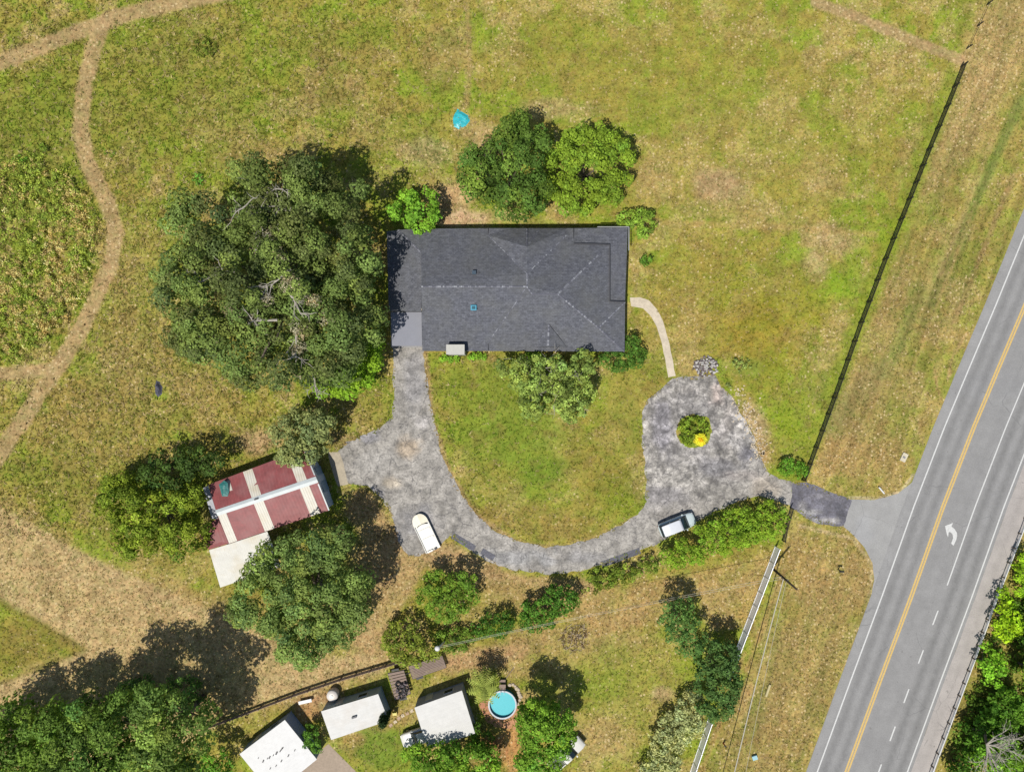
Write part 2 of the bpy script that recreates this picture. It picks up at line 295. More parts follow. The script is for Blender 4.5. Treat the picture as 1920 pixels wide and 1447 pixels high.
# ---------------------------------------------------------------- ground colour (real patches of turf, straw, leaf litter, dirt)
def RB(*a): return [P2(*q) for q in a]
PATHS=[([(-60,142),(0,118),(60,95),(150,58),(225,32),(330,4),(520,-30)],17),
       ([(190,45),(172,105),(157,170),(151,240),(163,305),(196,368),(217,430),(209,490),(182,555),(150,620),(112,685),(78,730),(38,795),(0,850),(-60,930)],17),
       ([(-60,700),(0,700),(50,698),(110,690)],14),
       ([(1530,5),(1600,30),(1700,72),(1800,112)],11)]
BL=[ # px,py,rx,ry,rot deg,(rgb),weight,dry
 (300,160,300,170,-10,(140,144,56),.75,.1),(60,300,130,190,0,(132,142,52),.8,.1),(120,60,60,30,0,(128,128,52),.6,.1),
 (640,80,120,60,0,(152,132,74),.6,.35),(610,170,90,60,10,(156,132,80),.6,.3),(830,100,60,70,0,(160,138,86),.6,.5),(700,250,160,60,0,(158,146,76),.5,.3),
 (510,130,60,50,0,(142,158,50),.7,.1),(690,60,70,30,-20,(134,150,48),.6,0),(1060,90,170,80,0,(152,148,62),.6,.2),(840,180,60,30,10,(140,156,54),.6,.1),
 (800,290,60,40,0,(176,166,124),.5,.8),(900,290,50,80,0,(186,160,112),.75,.8),(1040,205,90,25,0,(188,164,116),.6,.8),(770,330,120,40,0,(158,158,70),.5,.3),
 (845,370,60,45,0,(206,172,126),.9,.5),(880,410,90,22,0,(212,180,142),.95,.4),(1010,420,40,12,0,(150,160,70),.8,.1),
 (470,300,110,60,0,(168,146,88),.5,.5),(260,480,80,160,0,(170,150,84),.6,.5),(250,600,80,120,0,(166,148,84),.5,.5),(300,690,200,120,10,(160,142,82),.55,.5),
 (280,560,40,90,0,(150,156,66),.5,.2),(200,800,200,110,0,(162,140,80),.6,.5),(440,790,130,70,0,(164,146,78),.5,.4),(480,830,50,28,0,(190,158,122),.7,.6),
 (90,900,150,60,20,(140,138,60),.7,.2),(690,770,60,50,0,(156,140,74),.7,.3),(650,830,60,24,20,(176,150,104),.7,.6),
 (170,1140,250,80,28,(182,154,102),.8,.7),(420,1180,260,70,25,(182,152,102),.8,.75),(300,1020,150,70,25,(156,146,76),.6,.4),(560,1280,160,50,-15,(184,156,106),.8,.8),
 (40,1210,110,75,0,(142,132,58),.85,.2),(50,1290,160,40,-20,(184,160,108),.8,.7),
 (680,940,50,40,20,(192,160,112),.85,.8),(720,1040,80,80,0,(184,152,108),.85,.8),(860,1060,190,40,25,(184,152,110),.85,.8),(690,1200,80,70,0,(184,154,108),.8,.8),
 (900,1130,120,50,0,(162,146,76),.6,.5),(1080,1120,160,35,-10,(182,152,100),.8,.7),(920,1230,120,28,-12,(186,146,110),.8,.6),
 (1130,1210,150,50,0,(176,152,96),.75,.8),(1150,1290,140,90,10,(146,154,62),.7,.25),(1180,1160,120,30,0,(178,152,94),.8,.8),(1240,1120,150,50,-12,(180,152,96),.8,.75),
 (1230,1250,70,90,0,(158,154,70),.6,.4),(1130,1390,90,60,0,(184,158,102),.8,.85),(1200,1350,60,70,0,(172,154,86),.5,.6),(1000,1260,80,30,0,(172,150,90),.6,.6),
 (985,1190,40,30,0,(182,150,100),.6,.7),(1240,1300,30,18,0,(200,172,136),.6,.7),
 (960,800,155,165,0,(130,148,52),.9,.03),(870,720,90,70,0,(138,150,54),.8,.1),(1120,860,90,110,0,(146,136,62),.6,.2),(1010,975,160,40,5,(156,136,72),.7,.3),
 (1165,760,45,130,0,(152,148,70),.5,.15),(1190,690,50,60,0,(150,144,64),.5,.2),(1020,880,50,30,0,(112,140,44),.6,0),(920,910,60,60,0,(156,142,66),.4,.3),(1150,930,60,60,0,(128,136,44),.6,.1),
 (1300,120,240,110,0,(154,146,64),.6,.3),(1290,220,110,80,0,(150,150,62),.6,.15),(1230,330,60,55,0,(184,160,102),.75,.8),(1345,350,70,42,15,(186,158,116),.9,.4),(1280,300,60,30,0,(176,156,92),.5,.8),
 (1440,250,120,90,0,(168,152,82),.6,.5),(1450,190,60,60,0,(174,154,92),.5,.8),(1400,400,170,30,8,(172,152,92),.6,.6),(1560,450,60,40,-10,(190,164,118),.7,.9),(1530,500,30,40,0,(190,164,122),.6,.9),(1550,330,60,60,0,(178,156,100),.5,.6),
 (1330,470,130,60,0,(160,148,66),.6,.4),(1290,560,90,90,0,(164,146,74),.6,.4),(1300,610,60,50,0,(170,146,84),.5,.5),(1420,620,120,90,0,(158,140,52),.7,.1),(1400,540,150,50,0,(148,142,52),.6,.2),
 (1620,250,110,130,0,(156,148,66),.5,.45),(1590,540,55,50,0,(138,166,44),.85,.1),(1500,560,60,60,0,(146,148,50),.6,.1),(1490,780,60,90,20,(138,160,40),.9,0),(1440,700,60,60,0,(150,152,52),.7,.1),(1400,690,40,26,0,(112,138,60),.5,0),
 (1415,790,26,60,-25,(190,164,124),.75,1.),(1430,850,20,30,-20,(186,150,110),.7,.9),(1230,640,30,40,0,(166,150,76),.5,.3),(1280,680,60,30,0,(176,154,96),.5,.6),
 (1870,90,80,140,15,(186,160,104),.85,.95),(1820,200,70,110,20,(184,158,104),.8,.9),(1745,300,60,120,20,(170,146,96),.75,.6),
 (1600,760,120,130,20,(158,136,84),.7,.6),(1620,860,90,50,0,(172,144,88),.85,.7),(1560,850,50,60,0,(184,154,94),.7,.8),(1560,740,40,60,20,(130,132,74),.6,.1),(1700,560,120,100,20,(158,136,84),.6,.6),
 (1600,1080,50,90,0,(164,136,84),.85,.6),(1520,1060,60,80,0,(180,150,90),.85,.8),(1500,1250,110,160,15,(164,142,86),.8,.6),(1550,1130,60,60,0,(166,142,88),.8,.6),(1440,1400,90,80,0,(170,144,88),.6,.7),
 (1440,1210,30,110,18,(134,134,70),.6,.2),(1410,1340,24,110,18,(120,136,58),.6,.1),(1370,1400,40,60,0,(172,148,84),.7,.7),(1400,1300,16,60,18,(190,150,104),.6,.6),
 (470,1370,80,30,-20,(158,152,72),.8,.3),(600,1320,70,28,-10,(182,146,108),.85,.5),(570,1340,30,26,0,(176,138,88),.8,.5),(710,1400,60,50,0,(120,142,52),.9,.1),(660,1385,30,14,0,(186,146,96),.6,.4),
 (800,1300,120,36,-12,(164,152,80),.6,.5),(740,1345,50,22,-20,(164,140,84),.8,.4),(960,1400,26,80,0,(204,152,96),.95,.3),(1020,1290,30,40,0,(150,160,60),.7,.1),(990,1320,26,40,0,(196,164,112),.85,.4),
 (920,1400,50,50,0,(150,96,72),.8,.3),(300,742,16,12,0,(150,165,60),.9,0),(1760,690,14,26,20,(190,160,110),.4,.7)]
LINES=[([(-40,945),(0,965),(130,1040),(300,1118),(450,1185),(640,1255)],15,(204,178,130),.6,.7),([(-40,1080),(100,1158),(230,1235)],11,(200,172,126),.55,.7),([(-40,1300),(90,1268),(190,1225),(330,1160)],14,(202,176,130),.6,.7),
([(1785,150),(1690,400),(1590,660),(1500,880)],22,(136,154,44),.75,.05),
 ([(1915,190),(1850,330),(1800,440)],13,(100,136,56),.85,0),([(1800,440),(1745,560)],24,(124,136,70),.7,.1),([(1725,540),(1690,640),(1655,700)],15,(116,140,62),.7,.1),([(1650,690),(1560,800)],24,(132,134,80),.6,.1),
 ([(1870,240),(1760,520)],6,(184,160,108),.5,.5),([(1900,330),(1790,600)],6,(172,140,100),.6,.4),([(1830,380),(1700,720)],5,(170,140,94),.5,.4),
 ([(1812,625),(1785,670),(1778,712)],3,(204,170,118),.9,.5),([(1753,695),(1757,725),(1765,750)],3,(200,166,112),.8,.5),
 ([(1180,415),(1300,420),(1440,424),(1640,440)],7,(176,152,92),.6,.7),([(876,15),(880,120),(874,200)],7,(176,150,98),.7,.6),
 ([(795,650),(812,790),(840,880),(890,965),(970,1018),(1030,1028)],6,(178,148,104),.8,.6),([(1030,1028),(1110,1010),(1195,968)],5,(170,150,88),.6,.5),
 ([(0,960),(250,1130),(430,1215),(700,1262)],34,(184,158,108),.5,.7),([(0,1130),(80,1170),(155,1215)],6,(116,108,52),.6,.1),([(155,1218),(80,1250),(0,1282)],6,(122,116,54),.5,.1),
 ([(410,1140),(460,1245)],14,(176,150,100),.4,.5),([(1590,932),(1645,936),(1690,922),(1712,890)],3,(214,204,172),.9,.4),([(1500,985),(1560,1000),(1600,1010),(1636,1060),(1630,1130)],3.5,(206,186,146),.85,.5),
 ([(1640,1100),(1515,1447)],5,(150,140,98),.6,.3),([(1395,1225),(1315,1447)],6,(178,142,96),.6,.5),([(1470,1070),(1400,1255)],6,(176,136,92),.5,.5)]
MOWN=[([(-80,905),(0,948),(70,985),(130,1022),(210,1062),(300,1100),(420,1158),(560,1240),(700,1225),(720,1262),(560,1300),(420,1352),(330,1420),(150,1440),(-80,1440),(-80,1310),(0,1284),(80,1252),(158,1216),(80,1168),(0,1126),(-80,1090)],(196,171,122),.82,.5),
 ([(640,955),(700,935),(735,985),(765,1050),(850,1015),(960,1078),(1095,1082),(1130,1110),(1000,1105),(900,1060),(800,1060),(760,1130),(700,1230),(650,1200),(700,1050)],(184,154,110),.65,.8),
 ([(1090,1130),(1240,1085),(1440,1040),(1455,1055),(1400,1180),(1330,1180),(1310,1110),(1230,1110),(1200,1170),(1100,1200)],(182,152,98),.6,.75)]
def ground_col(x,y):
    px=960+x/M; py=723.5-y/M
    w1=(fbm(x*.22,y*.22,11)-.5)*.9; w2=(fbm(x*.6,y*.6,23)-.5)
    n=fbm(x*.11,y*.11,5,3); n2=fbm(x*.35,y*.35,31,4)
    a=lin((162,153,70)); g=lin((143,157,54)); t=lin((188,166,106))
    c=a[None,:]*np.ones((len(x),1)); 
    c+= (g-a)[None,:]*sm(.42,.58,n2)[:,None]*1.0; c+=(t-c)*sm(.5,.66,fbm(x*.3,y*.3,77,4))[:,None]*.55
    dry=.25+.5*sm(.45,.65,fbm(x*.3,y*.3,77,4))
    for (bx,by,rx,ry,rot,rgb,wt,dr) in BL:
        r=math.radians(rot); dx=px-bx; dy=py-by; u=(dx*math.cos(r)+dy*math.sin(r))/rx; v=(-dx*math.sin(r)+dy*math.cos(r))/ry
        w=(1-sm(.35,1.1,np.sqrt(u*u+v*v)+w1*.8+w2*.5))*wt
        c+=(lin(rgb)[None,:]-c)*w[:,None]; dry+=(dr-dry)*w
    for pts,wd,rgb,wt,dr in LINES:
        d=seg_d(px,py,pts)/wd; w=(1-sm(.4,1.25,d+w2*.7+w1*.3))*wt
        c+=(lin(rgb)[None,:]-c)*w[:,None]; dry+=(dr-dry)*w
    for pl,rgb,wt,dr in MOWN:
        e=inpoly(px+w2*5,py+w1*5,pl); d=seg_d(px,py,list(pl)+[pl[0]]); sd=np.where(e,d,-d); w=sm(-3,7,sd+w2*10)*wt
        c+=(lin(rgb)[None,:]*(.86+.28*fbm(x*.5,y*.5,400,4)[:,None])-c)*w[:,None]; dry+=(dr-dry)*w
    for pts,wd in PATHS:
        d=seg_d(px,py,pts)/wd; w=(1-sm(.72,1.12,d+w2*.45))*.9
        c+=(lin((178,152,108))[None,:]-c)*w[:,None]; dry+=(.55-dry)*w
    c*= (1+(fbm(x*1.1,y*1.1,41,5)[:,None]-.5)*.75)
    lum=c.mean(1,keepdims=True); c=lum+(c-lum)*1.0; c=c*np.array([1.06,1.035,1.08])
    # mowing and drainage streaks along the road verge
    fx=np.interp(py,[-400,126,899,1500,2000],[1990,1803,1505,1290,1100]); vg=sm(0,30,px-fx)*(1-sm(1890,2100,px))
    u_=px+.372*py; st=fbm(u_*.11,(py-.372*px)*.006,61,4); c+=(lin((176,150,98))[None,:]-c)*(vg*.35)[:,None]; c*=1+((st-.5)*.95*vg)[:,None]; gs=(sm(.56,.68,fbm(u_*.07,(py-.372*px)*.008,87,3))*vg*.25)[:,None]; c+=(lin((126,140,62))[None,:]-c)*gs
    # fine patchiness: greener and browner tufts
    q=fbm(x*.9,y*.9,201,4)[:,None]; c+=(lin((120,140,48))[None,:]-c)*sm(.55,.68,q)*.3*(1-dry[:,None]); q=fbm(x*.8,y*.8,305,4)[:,None]; c+=(lin((140,116,70))[None,:]-c)*sm(.55,.7,q)*.35
    far=sm(74,150,np.hypot(x,y))[:,None]; c=c*(1-far)+lin((138,136,66))[None,:]*far
    return np.clip(c/K,.005,.9),dry
def grid_axis(a,b,s):
    m=np.arange(a,b+s*.5,s); o=[]; d=s
    q=b
    while q<3500: d*=1.22; q+=d; o.append(q)
    p=[-(v-b)+a for v in o][::-1]
    return np.concatenate([p,m,o])
gx=grid_axis(-70,70,.3); gy=grid_axis(-54,54,.3)
X,Y=np.meshgrid(gx,gy); nx,ny=len(gx),len(gy)
c,d=ground_col(X.ravel(),Y.ravel())
ii=np.arange(nx*ny).reshape(ny,nx); F=np.stack([ii[:-1,:-1],ii[:-1,1:],ii[1:,1:],ii[1:,:-1]],-1).reshape(-1,4)
g=np_mesh('ground',np.c_[X.ravel(),Y.ravel(),np.zeros(nx*ny)],4,GR,None,c,d,F); g['kind']='structure'
for k,(pts,wd) in enumerate(PATHS):
    q=[Vector(P2(*p)) for p in pts]; L=[];R=[]
    for i,p in enumerate(q):
        dd=(q[min(i+1,len(q)-1)]-q[max(i-1,0)]).normalized(); nn=Vector((-dd.y,dd.x))*wd*M*1.2; L.append(tuple(p+nn)); R.append(tuple(p-nn))
    sheet('dirt_path',R+L[::-1],.004+.001*k,.32,ground_col,GR,.05)
# ---------------------------------------------------------------- driveway, walk, road
def tint(base,spots,amp=.5,scale=.8,seed=0,streak=None,crumb=None):
    def f(x,y):
        px=960+x/M; py=723.5-y/M; b=lin(base)[None,:]*np.ones((len(x),1)); w2=fbm(x*.7,y*.7,seed+50)-.5
        for (bx,by,rx,ry,rgb,wt) in spots:
            w=(1-sm(.4,1.15,np.hypot((px-bx)/rx,(py-by)/ry)+w2*1.1))*wt; b+=(lin(rgb)[None,:]-b)*w[:,None]
        b*=(1+(fbm(x*scale,y*scale,seed,5)[:,None]-.5)*amp*2)
        if streak is not None: b*=streak(x,y)[:,None]
        return np.clip(b/K,.01,.8),(crumb(x,y) if crumb else np.zeros(len(x)))
    return f
ISL=[(1302+34*math.cos(t),808+32*math.sin(t)) for t in np.linspace(0,2*math.pi,17)[:-1]]
DRV=[(735,650),(738,690),(736,780),(712,802),(690,812),(650,828),(634,846),(640,880),(655,908),(690,912),(712,930),(728,950),(736,978),(750,1020),(765,1044),(800,1036),(828,1018),(846,1003),(862,1008),(885,1033),(912,1050),(960,1068),(1030,1076),(1090,1071),(1160,1045),(1225,1022),(1290,988),(1335,962),(1385,940),(1420,930),(1455,938),(1484,950),
     (1489,906),(1462,897),(1440,884),(1426,860),(1416,830),(1402,790),(1385,765),(1372,745),(1350,722),(1340,705),(1300,707),(1262,708),(1240,728),(1215,752),(1203,775),(1205,830),(1212,900),(1211,938),(1195,965),(1160,985),(1120,1005),(1070,1020),(1020,1024),(970,1015),(925,992),(890,960),(865,925),(842,882),(826,840),(814,790),(804,740),(797,690),(795,650)]
circ=lambda x,y:(1+ (sm(.52,.62,fbm(x*1.7,y*1.7,71,3))-sm(.52,.60,fbm(x*1.5,y*1.5,92,3))*.9)*.42*(1-sm(110,150,np.hypot(960+x/M-1300,(723.5-y/M-800)*.9))))
dsp=[(770,840,26,24,(206,186,160),.8),(735,905,22,14,(200,186,164),.7),(700,865,40,30,(176,172,166),.6),(775,720,26,70,(160,158,160),.6),(790,790,16,12,(214,208,204),.7),(690,820,30,14,(138,138,150),.5),(780,980,50,40,(134,134,140),.5),(700,925,30,12,(128,128,136),.7),
 (1290,735,46,18,(176,170,162),.9),(1375,790,34,60,(196,186,176),.7),(1400,850,24,26,(130,128,136),.8),(1350,880,60,26,(132,130,134),.7),(1230,945,18,22,(196,190,182),.9),(1440,915,36,24,(196,184,168),.8),(1250,930,50,26,(150,146,148),.6),(1300,800,90,80,(166,162,160),.6),(1390,810,30,40,(204,200,194),.6),(1345,740,20,30,(190,170,160),.6),(1240,800,22,60,(150,146,156),.5),(1330,950,60,14,(176,170,162),.6),(1385,890,50,12,(180,170,162),.5),
 (960,1045,80,18,(176,175,174),.7),(1100,1045,60,14,(160,158,158),.6),(1030,1052,30,10,(184,182,180),.7)]
sheet('driveway',RB(*DRV),.010,.28,tint((170,165,157),dsp,.65,1.3,3,circ,lambda x,y:.25+.75*(1-sm(100,165,np.hypot(960+x/M-1305,(723.5-y/M-800)*.85)))),ASPH,.17,4,holes=[RB(*ISL)])
for k,(a,b_) in enumerate((((848,1003),(890,1028)),((903,1032),(926,1046)),((1128,1058),(1200,1032)))):
    ax,ay=a; bx,by=b_; dx,dy=bx-ax,by-ay; L=math.hypot(dx,dy); nxx,nyy=-dy/L*6,dx/L*6
    sheet('asphalt_patch',RB((ax-nxx,ay-nyy),(bx-nxx,by-nyy),(bx+nxx,by+nyy),(ax+nxx,ay+nyy)),.0145,.4,tint((112,112,120),[],.2,1.5,k),ASPH,.03)
sheet('asphalt_patch',RB((1487,906),(1512,903),(1540,915),(1597,937),(1590,962),(1580,988),(1540,984),(1510,970),(1482,950)),.0150,.3,tint((124,122,130),[(1520,960,30,9,(190,188,184),.8),(1490,930,16,20,(104,102,112),.6),(1575,960,14,22,(96,96,102),.6),(1540,930,30,8,(160,156,158),.5),(1505,955,12,20,(176,172,168),.6),(1550,975,30,7,(196,192,186),.7)],.6,1.2,8,None,lambda x,y:np.ones(len(x))),ASPH,.12,5)
sheet('walkway',RB((1181,558),(1200,557),(1217,563),(1232,580),(1243,603),(1252,632),(1259,665),(1267,705),(1253,708),(1247,672),(1240,640),(1231,612),(1220,592),(1206,578),(1184,574)),.013,.3,tint((220,206,182),[],.18,1.5,12),CONC,.04)
sheet('barn_slab',RB((614,847),(636,847),(645,872),(653,908),(633,912),(622,880)),.014,.3,tint((190,178,156),[],.25,1.,15),CONC,.03)
sheet('carport_slab',RB((732,586),(793,586),(797,652),(733,652)),.012,.5,tint((168,166,164),[],.2,1.,16),CONC,.0)
sheet('concrete_yard',RB((616,1394),(672,1450),(820,1620),(480,1620),(548,1447),(590,1415)),.013,.5,tint((178,160,140),[],.15,1.2,18),CONC,.02)
sheet('pool_pad',RB((898,1318),(925,1306),(972,1310),(978,1345),(968,1368),(930,1362),(912,1352)),.007,.3,tint((208,152,112),[(910,1325,14,20,(196,132,104),.6)],.25,1.5,19),CONC,.08)
YC=[(1395,1960),(1440,1840),(1508,1660),(1587,1447),(1647,1283),(1708,1119),(1768,950),(1826,800),(1872,690),(1920,577),(1990,405),(2080,185),(2180,-60),(2330,-420)]
def off(d): return [P2(x+d,y) for x,y in YC]
def offr(d):  # yellow line curve shifted sideways in world metres
    return [(a+d*M,b) for a,b in [P2(*q) for q in YC]]
def ribbon(d0,d1): return offr(d0)+offr(d1)[::-1]
yx=np.array(YC)
def lane_x(x,y):
    px=960+x/M; py=723.5-y/M; o=np.argsort(yx[:,1]); return px-np.interp(py,yx[o,1],yx[o,0])
def rstreak(x,y):
    u=lane_x(x,y); s=np.ones(len(x))
    for c0,w,a in ((-42,7,.24),(-17,7,.24),(16,6,.07),(44,6,.07),(74,7,.28),(100,7,.27),(-66,8,-.08),(-30,6,-.04),(87,6,-.03)): s-=a*np.exp(-((u-c0+3*(fbm(x*.05,y*.05,3)-.5))/w)**2)
    return s*(1+.06*(fbm(u*.5,y*.03,9,3)-.5)*2)
sheet('road_apron',RB((1594,936),(1640,937),(1684,925),(1712,902),(1745,840),(1800,820),(1690,1130),(1632,1130),(1639,1085),(1636,1055),(1620,1025),(1600,1003),(1581,987)),.0085,.35,tint((170,169,166),[(1620,990,20,30,(176,176,176),.6)],.1,1,20),ROAD,.03)
sheet('road',ribbon(-76,121),.017,.45,tint((158,157,155),[(1800,720,400,30,(150,150,152),.2)],.07,.5,21,rstreak),ROAD,.01)
sheet('road_shoulder',ribbon(121,165),.013,.45,tint((184,177,171),[],.12,.8,22,lambda x,y:1-.10*np.exp(-((lane_x(x,y)-140)/4)**2)),ROAD,.03)
MARKW=m_plain('road_paint_white',C(228,228,224),.7,ns=5,lo=.82,hi=1.08); MARKY=m_plain('road_paint_yellow',C(228,194,118),.7,ns=5,lo=.8,hi=1.1)
def stripe(name,d,w,mat,py0=None,py1=None,z=.022):
    o=np.argsort(yx[:,1]); ys=np.linspace(py0 if py0 is not None else -380,py1 if py1 is not None else 1900,max(3,int(((py1 or 1900)-(py0 or -380))/15)))
    xs=np.interp(ys,yx[o,1],yx[o,0])+d; m=MB()
    for i in range(len(ys)-1):
        m.quad((*P2(xs[i]-w/2,ys[i]),z),(*P2(xs[i+1]-w/2,ys[i+1]),z),(*P2(xs[i+1]+w/2,ys[i+1]),z),(*P2(xs[i]+w/2,ys[i]),z))
    ob=m.build(name,mat); ob['kind']='structure'; return ob
stripe('edge_line',-55,2.6,MARKW); stripe('edge_line',114,2.6,MARKW); stripe('yellow_centre_line',-2.5,3.6,MARKY); stripe('yellow_centre_line',2.5,3.6,MARKY)
stripe('lane_line',60,2.4,MARKW,-380,1097)
for a,b_ in ((1144,1171),(1218,1243),(1291,1317),(1361,1388),(1432,1460),(1505,1531)): stripe('lane_dash',60,2.6,MARKW,a,b_)
def zq(x,y): return P2(1740+x/18.09,960+y/18.09)
arrow=[(570,465),(850,355),(790,480),(890,560),(975,690),(985,790),(955,930),(865,1130),(780,1060),(850,870),(825,740),(770,680),(700,665),(690,740),(680,850),(640,760)]
sheet('turn_arrow',[zq(*q) for q in arrow],.023,.25,tint((236,236,232),[],.05),MARKW,.0)
# ---------------------------------------------------------------- foliage
def quads(cen,nor,size,asp=.75,bend=.18):
    n=len(cen); r=rng.normal(size=(n,3)); nor=nor/np.linalg.norm(nor,axis=1,keepdims=True)
    t=np.cross(nor,r); t/=np.linalg.norm(t,axis=1,keepdims=True)+1e-9; b=np.cross(nor,t)
    s=size[:,None]; a=asp
    v0=cen-t*s; v2=cen+t*s; v1=cen-b*s*a+nor*s*bend; v3=cen+b*s*a+nor*s*bend*rng.uniform(-1,1,(n,1))
    return np.stack([v0,v1,v2,v3],1).reshape(-1,3)
class Crown:
    def __init__(s): s.V=[]; s.C=[]
    def lobes(s,cen,rad,leaf,col,dens=1.,flat=.8,up=-.35,cv=.22,lv=.25,warm=.0,rmin=.55):
        cen=np.asarray(cen,float); rad=np.broadcast_to(rad,(len(cen),)); base=lin(col)/.84*np.array([1.08,1.03,.94])
        cnt=np.maximum(3,(4*math.pi*rad**2*.62/(leaf*leaf*1.5)*dens*1.3)).astype(int)
        idx=np.repeat(np.arange(len(cen)),cnt); n=len(idx)
        d=rng.normal(size=(n,3)); d/=np.linalg.norm(d,axis=1,keepdims=True)
        low=d[:,2]<up; d[low,2]*=-1
        # knobbly lobes
        kn=1+.28*np.sin(d[:,0]*5+idx*1.7)*np.sin(d[:,1]*5+idx*2.3)
        rr=rad[idx]*rng.uniform(rmin,1.0,n)**.35*kn
        p=cen[idx]+d*rr[:,None]*np.array([1,1,flat])
        nor=d+rng.normal(size=(n,3))*.38+np.array([0,0,.25])
        sz=leaf*rng.uniform(.5,1.0,n)
        V=quads(p,nor,sz)
        lc=1+rng.normal(size=(len(cen),1))*cv; lh=rng.normal(size=(len(cen),1))*.04+warm
        cc=base[None,:]*np.clip(lc,.5,1.7)[idx]*np.c_[1+lh[idx]*1.5,1+lh[idx]*.3,1-lh[idx]]*np.clip(1+rng.normal(size=(n,1))*lv,.45,1.8)
        s.V.append(V); s.C.append(np.repeat(np.clip(cc,.004,.75),4,0)); return s
    def build(s,name,parent,mat=None):
        b=parent_world(parent) if parent else Vector((0,0,0))
        V=np.concatenate(s.V)-np.array(b); V[:,2]=np.maximum(V[:,2],.03-b.z)
        return np_mesh(name,V,4,mat or LEAF,parent,np.concatenate(s.C))
def canopy(ell,zref,zb,zt,lr,gap=.08,zj=.35,layer=True,steep=1.0):
    """lobe centres filling the union of ellipses seen at height zref"""
    f=(H-zref)/1280
    E=[((e[0]-960)*f,(723.5-e[1])*f,e[2]*f,e[3]*f) for e in ell]
    x0=min(e[0]-e[2] for e in E);x1=max(e[0]+e[2] for e in E);y0=min(e[1]-e[3] for e in E);y1=max(e[1]+e[3] for e in E)
    s=lr*1.22; gx,gy=np.meshgrid(np.arange(x0,x1+s,s),np.arange(y0,y1+s,s)); gx=gx+rng.uniform(-.45,.45,gx.shape)*s; gy=gy+rng.uniform(-.45,.45,gy.shape)*s
    gx=gx.ravel(); gy=gy.ravel(); d=np.full(len(gx),-9.); R=np.ones(len(gx))
    for e in E:
        q=(1-np.sqrt(((gx-e[0])/e[2])**2+((gy-e[1])/e[3])**2))*min(e[2],e[3]); b=q>d; d[b]=q[b]; R[b]=min(e[2],e[3])
    d=d+(fbm(gx*.35,gy*.35,int(abs(x0*7))%97)-.5)*lr*1.6
    k=(d>lr*.55)&(rng.random(len(gx))>gap); gx,gy,d,R=gx[k],gy[k],d[k],R[k]
    if len(gx)<3: gx=np.array([e[0] for e in E]*3)+rng.uniform(-.2,.2,3*len(E)); gy=np.array([e[1] for e in E]*3)+rng.uniform(-.2,.2,3*len(E)); d=np.full(len(gx),lr); R=np.full(len(gx),lr*1.4)
    t=np.clip(d/np.minimum(R,(zt-zb)*1.25/steep+.01),0,1); z=zb+(zt-zb-lr*.5)*np.sqrt(1-(1-t)**2)
    z=z+rng.normal(size=len(z))*zj*lr*1.35; z=np.maximum(z,lr*.35)
    cen=np.c_[gx,gy,z]; rad=lr*rng.uniform(.68,1.22,len(gx))
    return cen,rad,E
TREES=[]
def tree(name,label,cat,ell,zb,zt,lr,leaf,col,zref=None,dens=1.,gap=.08,trunk=.25,cv=.2,lv=.25,base=None,group=None,col2=None,f2=.25,zj=.35,under=True,warm=0,limbs=6,flat=.8):
    zref=zref if zref is not None else zb+(zt-zb)*.45
    cen,rad,E=canopy(ell,zref,zb,zt,lr,gap,zj)
    bx,by=(P2(*base) if base else (cen[:,0].mean(),cen[:,1].mean()))
    T=thing(name,label,cat,(bx,by,0),group)
    cr=Crown()
    m=rng.random(len(cen))<(f2 if col2 else 0)
    if (~m).any(): cr.lobes(cen[~m],rad[~m],leaf,col,dens,cv=cv,lv=lv,warm=warm,flat=flat)
    if m.any(): cr.lobes(cen[m],rad[m],leaf,col2,dens,cv=cv,lv=lv,warm=warm,flat=flat)
    if under and zb>1.5:
        k=rng.random(len(cen))<.6; lo=cen[k].copy(); lo[:,2]=np.maximum(lo[:,2]-lr*1.5,zb*.6); cr.lobes(lo,rad[k]*1.1,leaf*1.5,col,dens*.8,cv=cv,lv=lv)
    cr.build('crown',T)
    w=MB(); zt0=max(zb*.75,.35); r=trunk
    lean=Vector((cen[:,0].mean()-bx,cen[:,1].mean()-by,0))*.35
    w.tube([(bx,by,-.05),(bx+lean.x*.2,by+lean.y*.2,zt0*.35),(bx+lean.x,by+lean.y,zt0)],[r*1.35,r,r*.8],9)
    for k in rng.choice(len(cen),min(limbs,len(cen)),replace=False):
        e=Vector(cen[k]); s0=Vector((bx+lean.x,by+lean.y,zt0*.9)); mid=(s0+e)/2+Vector((0,0,-.1*(e-s0).length)); 
        w.tube([s0,mid,e],[r*.55,r*.35,r*.12],6)
    w.build('trunk',BARK,T,True)
    TREES.append((T,cen,rad)); return T,cen,rad
